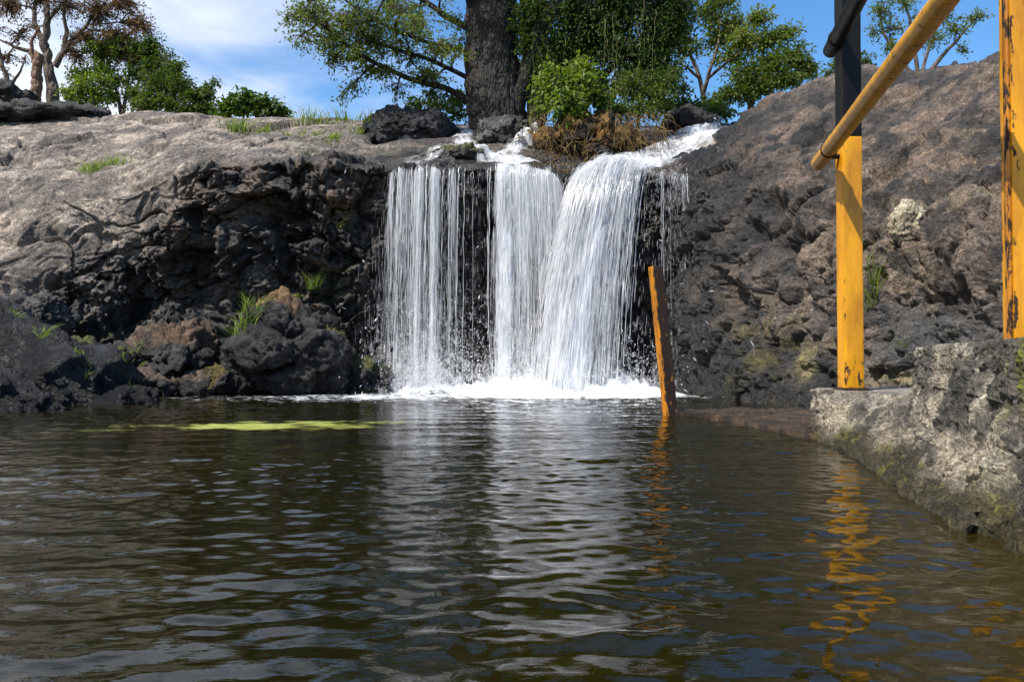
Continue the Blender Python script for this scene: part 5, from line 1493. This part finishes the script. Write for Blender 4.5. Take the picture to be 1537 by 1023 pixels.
# --- dry hanging roots and grass on the mound
def dry_roots():
    rs = np.random.RandomState(33); a = Acc()
    for k in range(420):
        px = rs.uniform(800, 1000); py = rs.uniform(170, 215)
        b = at(px, py, 11.35 + rs.uniform(-.2, .3))
        d = np.array([rs.normal(.1, .35), rs.uniform(-.45, .0), 0])
        ln = rs.uniform(.15, .6) * (1 - .3 * abs(px - 900) / 100)
        m = 7; t = np.linspace(0, 1, m)[:, None]
        pth = b + d * ln * t * 1.2 + np.array([0, 0, 1.0]) * (ln * (.3 * t - 1.15 * t ** 2)) + rs.normal(0, .012, (m, 3)) * t
        V, Fq = tube(pth, np.linspace(.0055, .0015, m) * rs.uniform(.6, 1.3), 4)
        a.add(V, Fq, rs.rand())
    for k in range(300):   # tangle of litter on the mound
        h = hit(rs.uniform(775, 965), rs.uniform(205, 258))
        if h is None: continue
        b = np.array(h[0]) + np.array((0, -.02, .01)); d = rs.normal(size=3) * [1, .5, .5]; ln = rs.uniform(.08, .3)
        t = np.linspace(-.5, .5, 5)[:, None]
        V, Fq = tube(b + d / np.linalg.norm(d) * ln * t + np.array([0, 0, -.3 * ln]) * t ** 2 * 4, np.full(5, .004) * rs.uniform(.5, 1.6), 4)
        a.add(V, Fq, rs.rand() * .8)
    V, Fq = a.get()
    tag(mesh_obj('dry_roots', V, Fq, M_DRY, attrs={'tint': np.concatenate(a.A)}), 'tangle of dry straw-coloured roots and grass hanging off the mound', 'roots', kind='stuff')
dry_roots()

# ------------------------------------------------------------------ light and sky
tosun = Vector((-.47, -.40, .79)).normalized()
sd = bpy.data.lights.new('sun', 'SUN'); so = bpy.data.objects.new('sun', sd); COL.objects.link(so)
sd.energy = 5.0; sd.angle = math.radians(.5); sd.color = (1.0, .95, .87)
so.rotation_euler = tosun.to_track_quat('Z', 'Y').to_euler()
so.location = tosun * 30
w = bpy.data.worlds.new('World'); scene.world = w; w.use_nodes = True
nt = w.node_tree
for n in list(nt.nodes): nt.nodes.remove(n)
wo = nt.nodes.new('ShaderNodeOutputWorld')
sky = nt.nodes.new('ShaderNodeTexSky'); sky.sky_type = 'NISHITA'; sky.sun_disc = False
sky.sun_elevation = math.asin(tosun.z); sky.sun_rotation = math.atan2(tosun.x, tosun.y)
sky.air_density = 1.0; sky.dust_density = .2; sky.ozone_density = 3.5
bg = N(nt, 'ShaderNodeBackground', Strength=.15)
hs = N(nt, 'ShaderNodeHueSaturation', Saturation=1.22, Value=1.0)
L(nt, sky.outputs[0], hs.inputs['Color']); L(nt, hs.outputs[0], bg.inputs[0])
tc = N(nt, 'ShaderNodeTexCoord')
mp = N(nt, 'ShaderNodeMapping'); mp.inputs['Scale'].default_value = (1.0, 1.0, 2.0); mp.inputs['Location'].default_value = (.35, .2, .1)
L(nt, tc.outputs['Generated'], mp.inputs[0])
n1 = N(nt, 'ShaderNodeTexNoise', Scale=3.1, Detail=9.0, Roughness=.55, Distortion=.5)
L(nt, mp.outputs[0], n1.inputs['Vector'])
sx = N(nt, 'ShaderNodeSeparateXYZ'); L(nt, tc.outputs['Generated'], sx.inputs[0])
ad = N(nt, 'ShaderNodeMath', operation='MULTIPLY_ADD'); L(nt, sx.outputs[0], ad.inputs[0]); ad.inputs[1].default_value = -.34; L(nt, n1.outputs['Fac'], ad.inputs[2])
mr = N(nt, 'ShaderNodeMapRange'); mr.interpolation_type = 'SMOOTHSTEP'
mr.inputs['From Min'].default_value = .42; mr.inputs['From Max'].default_value = .82; mr.inputs['To Max'].default_value = .9
L(nt, ad.outputs[0], mr.inputs[0])
cb = N(nt, 'ShaderNodeBackground', Strength=.92); cb.inputs[0].default_value = (.93, .95, 1.0, 1)
ms = N(nt, 'ShaderNodeMixShader')
L(nt, mr.outputs[0], ms.inputs[0]); L(nt, bg.outputs[0], ms.inputs[1]); L(nt, cb.outputs[0], ms.inputs[2])
L(nt, ms.outputs[0], wo.inputs[0])

scene.view_settings.view_transform = 'Standard'; scene.view_settings.look = 'None'
scene.view_settings.exposure = 0.48; scene.view_settings.gamma = 1
scene.render.engine = 'CYCLES'
scene.cycles.max_bounces = 6; scene.cycles.diffuse_bounces = 3; scene.cycles.glossy_bounces = 3
scene.cycles.transmission_bounces = 4; scene.cycles.transparent_max_bounces = 24
scene.cycles.caustics_reflective = False; scene.cycles.caustics_refractive = False
scene.cycles.sample_clamp_indirect = 4
scene.cycles.use_denoising = True
